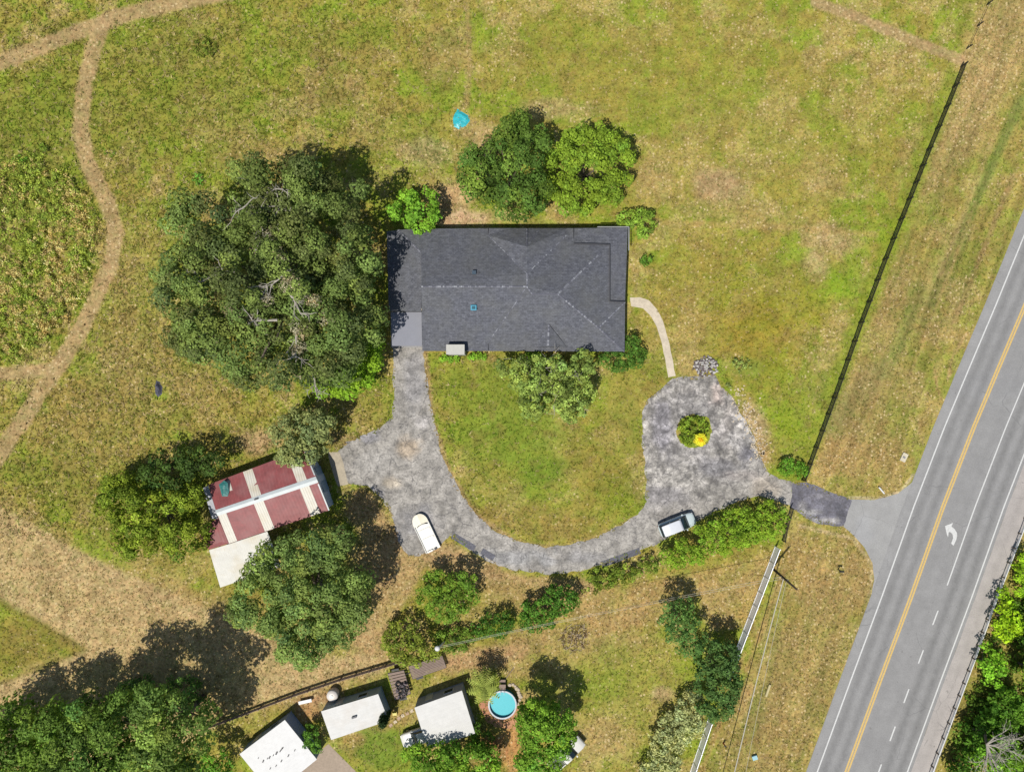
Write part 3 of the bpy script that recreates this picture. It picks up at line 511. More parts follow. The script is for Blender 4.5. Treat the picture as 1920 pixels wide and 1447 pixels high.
# big oak
OAK=[(508,530,208,196),(430,560,138,150),(372,425,52,58),(620,430,86,90),(640,560,82,120),(395,480,66,88),(352,560,52,74),(420,400,60,60),(520,360,75,45),(600,400,70,70),(650,500,70,110),(640,620,80,100),(520,670,100,72),(590,345,46,40),(680,400,40,55),(400,640,70,50),(500,330,60,30)]
T,cen,rad=tree('oak_tree','huge spreading oak with grey bare limbs showing in its crown, west of the house','tree',OAK,4.5,12.5,1.35,.19,(100,118,62),zref=7.5,dens=1.0,gap=.06,trunk=.75,cv=.18,lv=.28,col2=(88,100,58),f2=.4,zj=.6,limbs=22,flat=.75)
dl=MB()
def limb(m,p,d,L,r,depth,curl=.3):
    pts=[Vector(p)]; rr=[r]; dd=Vector(d).normalized()
    for k in range(5):
        dd=(dd+Vector(rng.normal(size=3))*.18*curl/.3).normalized(); dd.z=max(dd.z,-.15); pts.append(pts[-1]+dd*L/5); rr.append(r*(1-.17*(k+1)))
    m.tube(pts,rr,5)
    if depth>0:
        for k in range(3+depth):
            q=pts[rng.integers(1,6)]; a=(dd+Vector(rng.normal(size=3))*.8).normalized(); a.z=abs(a.z)*.4; limb(m,q,a,L*rng.uniform(.4,.65),r*.5,depth-1,curl)
for (px,py,z,dx,dy,L) in ((505,425,10.5,.0,1,3.4),(500,440,10.4,-1,.6,3.2),(515,405,11,.9,.8,2.6),(545,505,12,-.6,-.4,2.6),(440,510,10.4,-1,.2,2.2),(540,545,12.2,.5,-.8,3.0),(450,590,10.6,.3,-.5,2.),(555,620,11.2,.2,-1,2.6),(480,470,11,.3,1,2.4),(585,690,8.5,.2,-1,2.0),(395,520,9.4,-.5,.6,1.8),(520,600,11.8,-.8,-.2,2.2)):
    dl=MB(); limb(dl,P(px,py,z+.5),(dx,dy,.2),L*1.25,.17,2); dl.build('bare_limb',DEADW,T)
for a,b,z in ((505,430,11.6),(478,400,11),(545,530,13),(570,545,13),(440,585,11.6),(460,600,11.5),(558,622,12.4),(565,650,12),(400,520,10.4),(520,475,12.3),(350,470,8.4),(590,560,12.6),(500,560,12.6),(610,600,11.6),(360,590,8.5),(430,420,9.6),(560,690,9.2)):
    gm=Crown(); gm.lobes(np.array([P(a+rng.uniform(-9,9),b+rng.uniform(-9,9),z+rng.uniform(-.5,.1)) for q in range(3)]),.8,.13,(150,144,120),.4,cv=.1); gm.build('dead_twigs',T)['kind']='stuff'
tree('camphor_tree','bright green leafy tree at the foot of the big oak beside the driveway','tree',[(650,705,72,38),(705,670,26,42),(620,725,40,28)],1.6,5.5,.8,.2,(116,150,44),zref=3.2,cv=.15,trunk=.22)
tree('young_tree','bright green round tree at the back corner of the roof','tree',[(788,393,42,44),(745,405,20,24)],1.8,5.6,.75,.2,(108,150,50),zref=3.6,cv=.15,trunk=.16)
tree('shade_tree','tall dark green tree directly behind the house','tree',[(950,320,74,98),(905,330,42,62),(975,275,55,58),(985,370,40,40)],2.5,9.,1.0,.18,(78,104,44),zref=5.0,cv=.2,col2=(96,120,50),f2=.3,trunk=.35,gap=.1,zj=.5)
tree('orchard_tree','rounded light green tree beside the dark one behind the house','tree',[(1105,315,82,84),(1070,365,58,48),(1150,310,40,60)],2.2,7.2,.72,.17,(110,136,46),zref=4.2,cv=.12,gap=.16,trunk=.3,zj=.6)
tree('corner_shrub','pale olive and green shrub at the north-east roof corner','shrub',[(1178,412,28,20),(1208,422,28,30)],.4,2.6,.5,.16,(112,140,54),zref=1.4,cv=.25,trunk=.08)
tree('small_bush','small round dark green bush alone in the side lawn','bush',[(1210,492,13,13)],.3,1.3,.35,.14,(84,120,42),zref=.6,trunk=.05,limbs=3)
tree('clipped_shrub','dense rounded dark green shrub at the south-east corner of the house','shrub',[(1184,658,28,34),(1155,674,38,24)],.4,2.6,.45,.14,(74,108,42),zref=1.2,cv=.14,trunk=.08)
T,cen,rad=tree('crape_tree','open branching tree with grey limbs in front of the house','tree',[(1030,715,74,52),(960,690,40,26),(1075,748,44,48),(1000,755,36,30),(1092,692,30,34)],2.0,5.6,.62,.17,(122,142,72),zref=3.6,cv=.3,gap=.12,dens=.95,trunk=.22,zj=.6)
dl=MB()
for k in range(14):
    dl=MB(); a=rng.uniform(0,6.28); limb(dl,P(1025+rng.uniform(-40,50),715+rng.uniform(-35,45),4.4),(math.cos(a),math.sin(a),.25),rng.uniform(1.6,2.6),.05,1); dl.build('bare_limb',DEADW,T)
tree('grey_green_tree','rounded grey-green tree overhanging the north side of the barn','tree',[(560,822,60,58),(590,800,46,40)],2.0,6.8,.75,.19,(122,132,84),zref=4.4,cv=.14,trunk=.22)
tree('dark_shrub_tree','dark green tree north-west of the barn roof','tree',[(315,885,52,44),(365,862,48,30),(405,868,26,22)],1.5,5.,.75,.2,(66,88,40),zref=3.0,cv=.2,trunk=.2)
tree('lime_tree','broad yellow-green tree at the west end of the barn','tree',[(270,1010,66,44),(285,965,82,70),(240,930,52,48),(330,1000,66,50),(365,930,34,34),(375,985,28,34)],1.8,6.4,.85,.17,(118,136,46),zref=3.6,cv=.22,col2=(96,116,40),f2=.3,trunk=.25,zj=.5)
tree('live_oak','large full green tree south of the barn and over its white lean-to','tree',[(575,1115,125,118),(600,1045,90,62),(500,1120,68,72),(660,1110,52,70),(575,1200,80,48)],3.2,10.,1.15,.18,(112,132,70),zref=6.,cv=.16,col2=(98,118,66),f2=.35,trunk=.5,zj=.5,gap=.03)
tree('round_tree','round mid green tree by the south side of the curved driveway','tree',[(838,1115,58,56),(860,1095,36,42)],.8,4.6,.6,.17,(98,128,46),zref=2.4,cv=.12,trunk=.16)
tree('olive_shrub','loose olive green shrub beside the wooden trailer','shrub',[(765,1200,52,48),(790,1215,44,34)],.5,3.2,.55,.17,(108,122,48),zref=1.6,cv=.25,gap=.15,trunk=.1)
tree('dark_bush','smaller dark green bush in the row south of the driveway','bush',[(932,1166,34,29),(905,1175,24,18)],.4,2.6,.5,.16,(72,108,40),zref=1.2,cv=.15,trunk=.08)
tree('large_bush','wide dark green bush next along the row toward the hedge','bush',[(1010,1150,38,36),(1048,1122,38,32)],.5,3.2,.55,.17,(74,112,40),zref=1.6,cv=.15,trunk=.1,gap=.03)
tree('low_shrub','low straggly shrub around the foot of the white lamp pole','shrub',[(850,1200,44,26),(880,1190,30,18)],.3,1.4,.45,.15,(98,124,48),zref=.7,cv=.25,gap=.2,trunk=.06)
tree('loose_hedge','low loose yellow-green hedge along the lower driveway bend','hedge',[(1130,1084,34,22),(1175,1074,36,18),(1105,1104,20,16),(1218,1056,24,20)],.2,1.5,.4,.16,(104,124,46),zref=.8,cv=.28,gap=.3,trunk=.06)
tree('tall_hedge','long bright green hedge behind the parked silver car','hedge',[(1290,1035,48,27),(1340,1008,50,36),(1390,988,50,40),(1435,976,42,40),(1258,1046,26,20)],.6,3.0,.5,.16,(112,142,44),zref=1.5,cv=.14,trunk=.1)
tree('yard_tree','dark green tree standing alone in the south-east yard','tree',[(1275,1165,40,52),(1292,1195,36,34),(1262,1150,32,34)],1.4,5.2,.6,.17,(80,112,56),zref=3.,cv=.14,trunk=.16,base=(1262,1135))
tree('fence_tree','dark green tree overlapping the white fence','tree',[(1345,1275,46,62),(1350,1230,36,36),(1340,1320,40,28)],1.6,6.,.65,.17,(76,104,54),zref=3.6,cv=.14,trunk=.18,base=(1330,1235))
tree('bamboo_clump','long grey-green reedy clump beside the lower white fence','bamboo',[(1250,1400,36,60),(1285,1350,38,52),(1235,1455,40,50),(1300,1325,30,28)],.6,3.0,.5,.17,(152,160,112),zref=1.6,cv=.15,lv=.35,trunk=.06)
T,cen,rad=tree('mango_tree','bright green tree right of the round pool','tree',[(1024,1378,58,56),(1010,1352,46,40),(1050,1370,42,38),(1010,1425,46,36)],3.6,8.,.75,.18,(104,140,48),zref=6.4,gap=.03,dens=1.2,cv=.16,trunk=.25,base=(1016,1322))
tree('yard_fruit_tree','leafy green tree just below the right-hand white roof','tree',[(850,1428,68,42),(800,1420,50,30),(900,1430,46,40)],1.6,5.4,.75,.19,(100,136,46),zref=3.8,cv=.2,gap=.14,trunk=.2)
tree('pool_shrub','small dark shrub between the white roof and the pool pad','shrub',[(905,1388,24,26),(890,1365,16,14)],.4,2.4,.45,.16,(80,112,40),zref=1.4,cv=.2,trunk=.06)
tree('hut_shrub','round green shrub between the two left white roofs','shrub',[(585,1380,20,26),(594,1398,12,14)],.5,2.6,.42,.15,(84,122,46),zref=1.5,cv=.12,trunk=.06)
for k,(nm,lab,ell,c1,c2,zt) in enumerate((('wood_tree','light green tree in the bottom left corner of the photograph',[(45,1395,95,78),(-10,1440,90,80),(110,1340,40,36)],(106,134,54),(86,112,48),13.),
    ('wood_tree','dark and light green tree second from the bottom left corner',[(180,1405,78,78),(150,1450,80,70),(215,1340,62,56),(170,1330,40,40)],(92,118,52),(72,98,44),13.5),
    ('wood_tree','pale green tree left of the southernmost white roof, tallest of its clump',[(300,1400,76,76),(335,1430,60,60),(295,1325,60,50),(350,1350,40,44)],(114,136,66),(92,116,56),13.5))):
    tree(nm,lab,'tree',ell,*((3.0,8.5) if k==0 else (6.5,zt-1.0)),1.45,.19,c1,zref=6. if k==0 else 9.8,cv=.2,col2=c2,f2=.45,trunk=.3,group='trees of the bottom left wood',zj=.55,gap=.06,dens=1.15)
for (e,lb) in ((((262,1296,50,32),(225,1318,34,24)),'low dark shrub in the tree shade at bottom left'),(((345,1292,46,30),(380,1315,30,24)),'low dark shrub nearer the wooden fence in the shade')):
    tree('shade_shrub',lb,'shrub',list(e),.3,1.8,.6,.17,(86,116,54),zref=.9,cv=.25,gap=.25,trunk=.06,limbs=3,group='shrubs in the shade of the bottom left wood')
tree('sapling','small bright green tree beside the leftmost white roof','tree',[(400,1425,36,36),(425,1440,20,26)],1.2,4.2,.6,.17,(92,136,46),zref=2.6,cv=.15,trunk=.1)
tree('roadside_bush','small green bush at the lower end of the black fence','bush',[(1478,874,24,18),(1500,882,16,16)],.2,1.3,.35,.14,(92,134,44),zref=.6,cv=.15,trunk=.05)
# small weeds in the field
for k,(px,py,r,cl,lab) in enumerate(((385,90,24,(96,112,42),'dark weed clump in the upper left field'),(205,285,12,(96,138,44),'green weed tuft just right of the dirt track'),(38,298,14,(92,132,44),'green weed tuft at the left edge of the field'),(82,278,11,(96,120,44),'darker weed tuft left of the dirt track bend'),
    (371,337,15,(96,146,56),'bright green weed above the big oak'),(618,256,8,(92,116,44),'tiny dark weed in the middle of the upper field'),(900,1408,12,(104,140,50),'green weed by the orange dirt strip'),(1392,684,20,(126,142,76),'blue-green weed patch above the turning circle'),(1366,722,8,(116,130,80),'little grey weed at the turning circle edge'))):
    tree('weed',lab,'weed',[(px,py,r,r*.85)],.05,.5,.24,.12,cl,zref=.3,cv=.2,trunk=.02,limbs=2,group='weed clumps in the grass',gap=.45,dens=.6)
# planting under the south wall
for (a,b,rx,ry,lab) in ((845,672,26,10,'bright low shrub under the chimney'),(895,668,22,9,'bright low shrub midway along the south wall'),(1000,665,20,8,'low shrub behind the branching front tree')):
    tree('foundation_shrub',lab,'shrub',[(a,b,rx,ry)],.1,.8,.3,.13,(118,158,52),zref=.4,cv=.2,trunk=.02,limbs=2,group='low shrubs along the south wall')
# island plants
tree('island_shrub','dark leafy shrub growing in the hole of the turning circle','shrub',[(1298,802,31,25),(1287,820,18,18)],.15,.9,.34,.17,(104,126,42),zref=.6,cv=.3,gap=.12,trunk=.05)
T=thing('golden_shrub','round golden yellow shrub on the turning circle island','shrub',(*P2(1313.5,824),0))
cr=Crown(); bx,by=P2(1313.5,824,1.2)
pts=[]
for k in range(26):
    a=k*2.4; r=.72*math.sqrt((k+.5)/26); pts.append((bx+r*math.cos(a),by+r*math.sin(a),1.05+.3*math.sqrt(max(0,1-(r/.8)**2))))
cr.lobes(pts,.25,.09,(255,204,58),1.5,cv=.06,lv=.15); cr.lobes([(bx,by,1.42),(bx-.16,by+.08,1.42),(bx+.1,by-.1,1.4)],.26,.09,(244,162,30),1.5,cv=.05,lv=.15); cr.build('crown',T)
w=MB(); w.tube([(bx,by,-.03),(bx,by,.9)],[.09,.06],8); w.build('trunk',BARK,T)
# columnar cypress
bx,by=P2(727,1331); T=thing('cypress_tree','narrow dark green cypress beside the middle white roof','tree',(bx,by,0))
cr=Crown(); zz=np.linspace(.4,4.2,20); cr.lobes(np.c_[bx+rng.normal(size=20)*.08,by+rng.normal(size=20)*.08,zz],.5*np.sin(np.clip((zz+.4)/5.0,0,1)*math.pi)**.6+.12,.12,(44,62,34),1.3,cv=.1); cr.build('crown',T)
w=MB(); w.tube([(bx,by,-.03),(bx,by,3)],[.09,.03],7); w.build('trunk',BARK,T)
# palm
bx,by=P2(910,1265); hx=3.4; T=thing('palm_tree','feathery palm with yellow-green fronds beside the round pool','palm tree',(bx,by,0))
w=MB(); w.tube([(bx,by,-.03),(bx+.05,by+.03,hx*.5),(bx,by,hx)],[.22,.17,.16],9); w.build('trunk',BARK,T,True)
for k in range(24):
    a=k*2.399; el=.8-1.1*(k/24); L=2.5*rng.uniform(.8,1.05); V=[]; CC=[]
    c0=lin((166,178,88))/1.05*rng.uniform(.6,1.1)*rng.uniform(.75,1.15); n=9; p=Vector((bx,by,hx)); d=Vector((math.cos(a)*math.cos(el),math.sin(a)*math.cos(el),math.sin(el)))
    for i in range(n):
        t=i/n; q=p+d*(L/n); side=Vector((-math.sin(a),math.cos(a),0)); wl=.62*math.sin(math.pi*min(1,t*.95+.08))**.7
        for s_ in (-1,1):
            tip=p+side*s_*wl+d*.32*L/4+Vector((0,0,-.12-.1*t)); V+=[p-d*.02,p+d*.20,tip]; CC+=[c0*rng.uniform(.8,1.2)]*3
        V+=[p-side*.03,p+side*.03,q]; CC+=[c0*.9]*3
        p=q; d=(d+Vector((0,0,-.085))).normalized()
    np_mesh('frond',np.array([tuple(v-Vector((bx,by,0))) for v in V]),3,LEAF2,T,np.array(CC))
# right-hand wood beyond the road
RW=[((1905,1075,24,60),(132,168,40),3.2,'lime green shrub nearest the guardrail at the right edge','thicket'),((1868,1160,30,62),(138,176,38),3.4,'long lime green shrub beside the guardrail','thicket'),((1838,1250,28,50),(112,156,44),3.6,'bright green shrub leaning over the guardrail','thicket'),
    ((1930,1180,48,60),(70,104,36),7,'dark tree at the right edge of the photograph',''),((1905,1260,48,48),(112,138,46),7,'yellow-green tree in the roadside wood',''),((1845,1330,46,40),(84,122,40),5.5,'mid green tree near the guardrail',''),((1800,1375,30,36),(74,112,38),4.0,'dark green tree closest to the lower shoulder',''),
    ((1830,1410,50,44),(104,146,46),6,'bright green tree at the bottom of the roadside wood',''),((1920,1420,56,50),(86,122,42),7,'leafy tree in the bottom right corner',''),((1775,1440,34,30),(80,116,40),4.2,'small tree at the foot of the guardrail',''),((1960,1330,50,60),(96,130,44),7,'tree half out of frame on the right','')]
for e,cl,zt,lab,kd in RW:
    e=(e[0]+(16 if kd else 34),e[1],e[2],e[3]); zt*=.85
    tree('roadside_shrub' if kd else 'roadside_tree',lab,'shrub' if kd else 'tree',[e],.7 if kd else 2.2,zt,.7,.2,cl,zref=zt*.6,cv=.22,trunk=.14,group='shrubs by the guardrail' if kd else 'trees of the roadside wood',gap=.1,zj=.5,limbs=4)
bx,by=P2(1842,1345); T=thing('bare_tree','leafless grey branching tree among the roadside green','tree',(bx,by,0)); w=MB()
tp=Vector(P(1850,1395,6)); w.tube([(bx,by,-.05),((bx+tp.x)/2,(by+tp.y)/2,3),tp],[.22,.18,.14],8); w.build('trunk',BARK,T,True)
dl=MB()
for k in range(11):
    dl=MB(); a=rng.uniform(-1.9,1.0); limb(dl,tuple(tp),(math.cos(a),math.sin(a),rng.uniform(.1,.4)),rng.uniform(3,5),.10,2); dl.build('bare_limb',DEADW,T)
V=Crown(); xs=rng.uniform(1740,2100,1500); ys=rng.uniform(960,1750,1500)
lim=np.interp(ys,[960,1135,1232,1409,1447,1750],[1950,1882,1846,1780,1774,1708]); k=xs>lim
V.lobes(np.array([P(a,b_,.5) for a,b_ in zip(xs[k],ys[k])]),.7,.2,(84,112,40),.5,cv=.25); tag(V.build('undergrowth',None),'low green undergrowth under the roadside wood','undergrowth',kind='stuff')
# tall weeds on the left
TW=np.array(RB((-60,300),(60,285),(120,300),(170,370),(192,430),(188,490),(160,560),(120,620),(80,662),(40,682),(-60,690)))
q=rng.uniform(TW.min(0),TW.max(0),(4000,2)); q=q[inpoly(q[:,0],q[:,1],TW)]; q=q[rng.random(len(q))<sm(-.2,2.2,seg_d(q[:,0],q[:,1],list(TW)+[TW[0]])+(fbm(q[:,0]*.6,q[:,1]*.6,5)-.5)*3)*.9+.1]; q=q[fbm(q[:,0]*1.1,q[:,1]*1.1,15)>.40]
px=960+q[:,0]/M; py=723.5-q[:,1]/M; br=sm(.4,.62,fbm(q[:,0]*.3,q[:,1]*.3,8))*sm(330,420,py)
V=Crown(); k=rng.random(len(q))<.15+.65*br*(px<175)
z=rng.uniform(.15,.5,len(q)); 
V.lobes(np.c_[q[k],z[k]],rng.uniform(.2,.48,int(k.sum())),.12,(180,162,106),.42,cv=.2,lv=.35); V.lobes(np.c_[q[~k],z[~k]],rng.uniform(.2,.48,int((~k).sum())),.12,(130,146,62),.42,cv=.26,lv=.3)
tag(V.build('tall_weeds',None),'tall straw and green weeds inside the left dirt track','weeds',kind='stuff')
# grass tufts everywhere on open turf
ROADP=np.array(ribbon(-80,170)); DRVP=np.array(RB(*DRV)); APR=np.array(RB((1594,936),(1640,937),(1684,925),(1712,902),(1745,840),(1690,1130),(1632,1130),(1639,1085),(1600,1003),(1581,987),(1482,950),(1487,906)))
HSE=np.array(RB((720,425),(1180,425),(1180,662),(720,662)))
CLEAR=tuple(np.array(RB(*q)) for q in ([(1181,556),(1200,555),(1220,563),(1245,603),(1262,665),(1269,707),(1252,708),(1238,640),(1218,592),(1184,576)],[(612,845),(638,845),(655,909),(632,914)],[(612,1390),(672,1450),(820,1620),(480,1620),(560,1440)],
  [(385,905),(571,838),(632,955),(505,1000),(525,1065),(415,1100)],[(440,1405),(540,1340),(600,1425),(520,1500)],[(595,1328),(712,1290),(735,1352),(622,1392)],[(770,1320),(866,1284),(895,1376),(802,1410)]))
def tufts(n,name,lab,hgt,seed,area=(-72,72,-54,54),wmask=None,bright=1.):
    r=np.random.default_rng(seed); x=r.uniform(area[0],area[1],n); y=r.uniform(area[2],area[3],n)
    c,d=ground_col(x,y); k=np.ones(n,bool)
    if True:
        ie=inpoly(x,y,DRVP); ds=seg_d(x,y,list(DRVP)+[DRVP[0]]); k&=~(ie&(ds>r.uniform(0,.32,n)))
    for pl in (ROADP,APR,HSE)+CLEAR: k&=~inpoly(x,y,pl)
    px=960+x/M; py=723.5-y/M
    for pts,wd in PATHS: k&=~((seg_d(px,py,pts)<wd*.9)&(r.random(n)<.8))
    if wmask is not None: k&=r.random(n)<wmask(x,y,d,c)
    x,y,c,d=x[k],y[k],c[k],d[k]; n=len(x)
    straw=r.random(n)<.04+.36*d
    cc=c*r.uniform(.75,1.5,(n,1)); cc[straw]=cc[straw]*.4+np.array(lin((224,198,150))/K)*.75*r.uniform(.6,1.2,(straw.sum(),1))
    g=~straw&(r.random(n)<.3); cc[g]=cc[g]*np.array([.8,1.05,.75])
    out=[];oc=[]
    for b in range(3):
        a=r.uniform(0,6.28,n); L=hgt*r.uniform(.6,1.5,n); w=L*.22; el=r.uniform(.05,.9,n)
        dx,dy=np.cos(a),np.sin(a); bx=x+r.normal(size=n)*.05; by=y+r.normal(size=n)*.05
        p0=np.c_[bx-dy*w,by+dx*w,np.full(n,.01)]; p1=np.c_[bx+dy*w,by-dx*w,np.full(n,.01)]; p2=np.c_[bx+dx*L*np.cos(el),by+dy*L*np.cos(el),.02+L*np.sin(el)]
        out.append(np.stack([p0,p1,p2],1)); oc.append(np.repeat(cc[:,None,:],3,1))
    V=np.concatenate(out).reshape(-1,3); CC=np.concatenate(oc).reshape(-1,3)
    return tag(np_mesh(name,V,3,LEAF2,None,np.clip(CC,.01,.7)),lab,'grass',kind='stuff')
tufts(115000,'grass','short dry and green grass covering the field and lawns',.20,5)
tufts(30000,'rough_grass','rougher weedy grass in the upper left field',.34,6,(-72,5,-20,54),lambda x,y,d,c:(1-sm(-25,5,x))*.9)
# ---------------------------------------------------------------- house
def face(mb,*pts): mb.quad(*pts); return mb
SH=m_shingle(); FLATR=m_plain('flat_roof',C(148,150,160),.7,ns=1.2,lo=.96,hi=1.04); WALLM=m_plain('house_wall',C(196,184,162),.8,ns=6,lo=.88,hi=1.1)
FASC=m_plain('fascia',C(70,70,74),.6); CAP=m_attr('ridge_cap',.8,8,.9,1.1,0)
cx,cy=P2(960,543); HS=thing('house','large single storey house under a grey shingle hipped roof','house',(cx,cy,0))
zE,zR=2.8,5.6
R={}
def rp(k,px,py,z): R[k]=P(px,py,z)
for k,v in dict(NW=(790,429,2.8),NE=(1177,427,2.8),SE=(1171,659,2.8),SW=(792,658,2.8),GW=(790,537,5.5),R1=(988,537,5.6),C1=(988,513,5.3),R2=(998,551,5.6),R3=(1046,551,5.6),
  V1=(915,441,3.05),V1b=(915,428,2.8),Nh=(988,463,5.0),Na=(957,428,2.8),Nb=(1012,428,2.8),V2=(1064,439,3.1),V2b=(1064,428,2.8),P1=(1075,428,2.95),P2=(1076,457,3.5),P3=(1143,459,3.3),P4=(1143,565,3.3),P5=(1172,566,2.85),
  E1=(1126,474,3.75),Q=(1122,614,3.7),V3=(915,642,3.1),V3b=(915,658,2.8),LNW=(725,434,2.55),LW=(729,584,2.6),LX=(790,474,3.9),LS=(791,584,4.2),LN=(747,431,2.8)).items(): rp(k,*v)
rf=MB()
for f in (('NW','GW','R1','C1','V1','V1b'),('GW','SW','V3b','V3','R1'),('V1b','V1','Na'),('V1','C1','Nh','Na'),('Na','Nh','Nb'),('Nb','Nh','C1','V2','V2b'),('C1','R1','R2','R3','E1','V2'),
          ('V2b','V2','P2','P1'),('V2','E1','P3','P2'),('E1','R3','Q','P4','P3'),('P4','Q','P5'),('R1','V3','R2'),('V3','V3b','SE','Q','R3','R2'),('Q','SE','P5')):
    p=[R[k] for k in f]
    rf.quad(*p)
roof=rf.build('roof',SH,HS)
r2=MB(); d=.16
dn=lambda p,d=.16:(p[0],p[1],p[2]-d)
porch=MB(); porch.quad(dn(R['P1'],-.0),dn(R['P2'],.14),dn(R['P3'],.12),dn(P(1177,427,2.75),0)); porch.quad(dn(P(1177,427,2.75),0),dn(R['P3'],.12),dn(R['P4'],.12),dn(P(1172,566,2.72),0)); porch.build('porch_roof',SH,HS)
west=MB(); west.quad(R['LN'],R['LX'],R['NW']); west.quad(R['LNW'],R['LW'],P(790,584,3.7),R['LX'],R['LN']); west.quad(P(790.4,584,3.7),P(790.4,540,5.45),R['LX']); west.build('wing_roof',SH,HS)
gw=MB(); gw.quad(P(790.2,429.5,2.72),P(790.2,537,5.42),P(792.2,657.5,2.72)); gw.build('gable_wall',WALLM,HS)
ev=MB(); out=[('NW',0),('V1b',0),('V2b',0),('P1',0)]
for a,b in ((R['NW'],P(1177,427,2.8)),(P(1177,427,2.75),P(1172,566,2.75)),(P(1172,566,2.8),R['SE']),(R['SE'],R['SW']),(R['LNW'],R['LN']),(R['LN'],R['NW']),(R['LW'],R['LNW'])):
    ev.quad(dn(a,.02),dn(b,.02),dn(b,.24),dn(a,.24)) 
ev.build('fascia_board',FASC,HS)
gt=MB(); a=Vector(P(1120,425.5,2.78)); b=Vector(P(1179,425.5,2.78)); gt.box(((a.x+b.x)/2,a.y,2.72),((b-a).length,.1,.1)); a2=Vector(P(1179.5,560,2.7)); gt.box((b.x+.02,(b.y+P(0,470,2.7)[1])/2,2.7),(.1,abs(b.y-P(0,470,2.7)[1]),.1)); gt.build('gutter',m_plain('gutter_paint',C(170,170,170),.5),HS)
cr_=MB(); cf=P(760,616,2.5); cc=[P(733,585,2.5),P(735,648.5,2.5),P(791.5,648.5,2.5),P(790.5,585,2.5)]; cr_.prism([dn(q,0) for q in cc],[dn(q,.14) for q in cc]); cr_.build('carport_roof',FLATR,HS)
for q in (P(737,646,2.3),P(737,590,2.3)): MB().box((q[0],q[1],1.18),(.12,.12,2.35)).build('carport_post',WHITE,HS)
wl=MB(); ins=.55
ft=[(P2(792,434,2.8)[0]+.2,P2(0,434,2.8)[1]-ins),(P2(1172,0,2.8)[0]-ins,P2(0,434,2.8)[1]-ins),(P2(1172,0,2.8)[0]-ins,P2(0,656,2.8)[1]+ins),(P2(792,0,2.8)[0]+.3,P2(0,656,2.8)[1]+ins)][::-1]
wl.prism([(a,b,2.62) for a,b in ft],[(a,b,0) for a,b in ft])
fw=[(P2(729,0,2.5)[0]+.5,P2(0,440,2.5)[1]-.3),(P2(792,0,2.5)[0]+.18,P2(0,440,2.5)[1]-.3),(P2(792,0,2.5)[0]+.18,P2(0,583,2.5)[1]+.1),(P2(729,0,2.5)[0]+.5,P2(0,583,2.5)[1]+.1)][::-1]
wl.prism([(a,b,2.35) for a,b in fw],[(a,b,0) for a,b in fw]); wl.build('wall',WALLM,HS)
ys=ft[0][1]; yn=ft[3][1] if False else max(q[1] for q in ft); ys=min(q[1] for q in ft); xe=max(q[0] for q in ft)
for (x,w_) in ((-9,1.6),(-4,1.8),(3,1.8),(8,1.5)):
    f=MB().box((x,ys-.02,1.45),(w_+.14,.06,1.24)).build('window',WHITE,HS); g=MB().box((x,ys-.055,1.45),(w_,.03,1.1)).build('pane',GLASS,f)
for (x,w_) in ((-8,1.8),(0,2.2),(6,1.8)):
    f=MB().box((x,yn+.02,1.45),(w_+.14,.06,1.24)).build('window',WHITE,HS); MB().box((x,yn+.055,1.45),(w_,.03,1.1)).build('pane',GLASS,f)
dr=MB().box((xe+.02,P2(0,566)[1],1.05),(.06,1.0,2.1)).build('door',m_plain('door_paint',C(120,70,50),.5),HS); MB().box((xe+.07,P2(0,566)[1]+.38,1.0),(.05,.05,.14)).build('handle',RIM,dr)
# ridge and hip caps
def capline(k1,k2,prob=.5,up=.035,w=.11,parent=roof,amp=1.):
    a,b=Vector(R[k1] if isinstance(k1,str) else k1),Vector(R[k2] if isinstance(k2,str) else k2); d=(b-a); L=d.length; d.normalize(); s=Vector((-d.y,d.x,0)).normalized(); n=int(L/.22); V=[];CC=[]
    for i in range(n):
        t0=a+d*(i*L/n); t1=a+d*((i+1)*L/n-.02); u=Vector((0,0,up)); l=Vector((0,0,-.02)); base=Vector((cx,cy,0))
        V+= [t0-s*w+l,t1-s*w+l,t1+u,t0+u, t0+u,t1+u,t1+s*w+l,t0+s*w+l]
        c_=np.array(C(166,168,174)) if rng.random()<prob*.24 else np.array(C(138,139,148) if rng.random()<prob*.6 else C(108,109,119))
        CC+=[c_]*8
    np_mesh('ridge_cap',np.array([tuple(v-base) for v in V]),4,CAP,parent,np.array(CC))
for a,b,p in (('GW','R1',.75),('V1','C1',.85),('C1','R1',.6),('R1','R2',.6),('R2','R3',.35),('C1','V2',.55),('R3','E1',.7),('R3','Q',.8),('P5','Q',.6),('R1','V3',.6),('Nh','Nb',.1),('Q','SE',.25),('LN','LX',.5)):
    capline(a,b,p)
capline(P(988,429,3.1),'Nh',.4)
# small gablet on the south slope
G0,G1,G2,G3=P(1029,608,4.15),P(1028,649,3.9),P(1000,650,3.02),P(1064,652,2.98)
g=MB(); g.quad(G0,G2,G1); g.quad(G0,G1,G3); g.quad(G1,G2,G3); g.build('gablet',SH,roof); capline(P(1029,609,4.17),P(1028,648,3.93),.6)
MB().box(P(889,511,5.15),(.5,.45,.35)).build('roof_vent',m_plain('vent_metal',C(60,80,96),.5),roof)
q=P(888,577,4.95); sk=MB().box(q,(.72,.66,.22)).build('skylight',m_plain('skylight_frame',C(90,170,196),.4),roof); MB().box((q[0],q[1],q[2]+.12),(.42,.38,.04)).build('pane',m_plain('skylight_dome',C(70,110,120),.2),sk)
c0=P(853.5,655,4.5); ch=MB(); CHM=m_plain('chimney_stucco',C(206,204,194),.8,ns=4,lo=.92,hi=1.05); ch.box((c0[0],c0[1],2.1),(2.2,1.15,4.2)); ch.build('chimney',CHM,roof)
MB().box((c0[0],c0[1],4.26),(2.3,1.25,.12)).build('chimney_cap',CHM,roof)
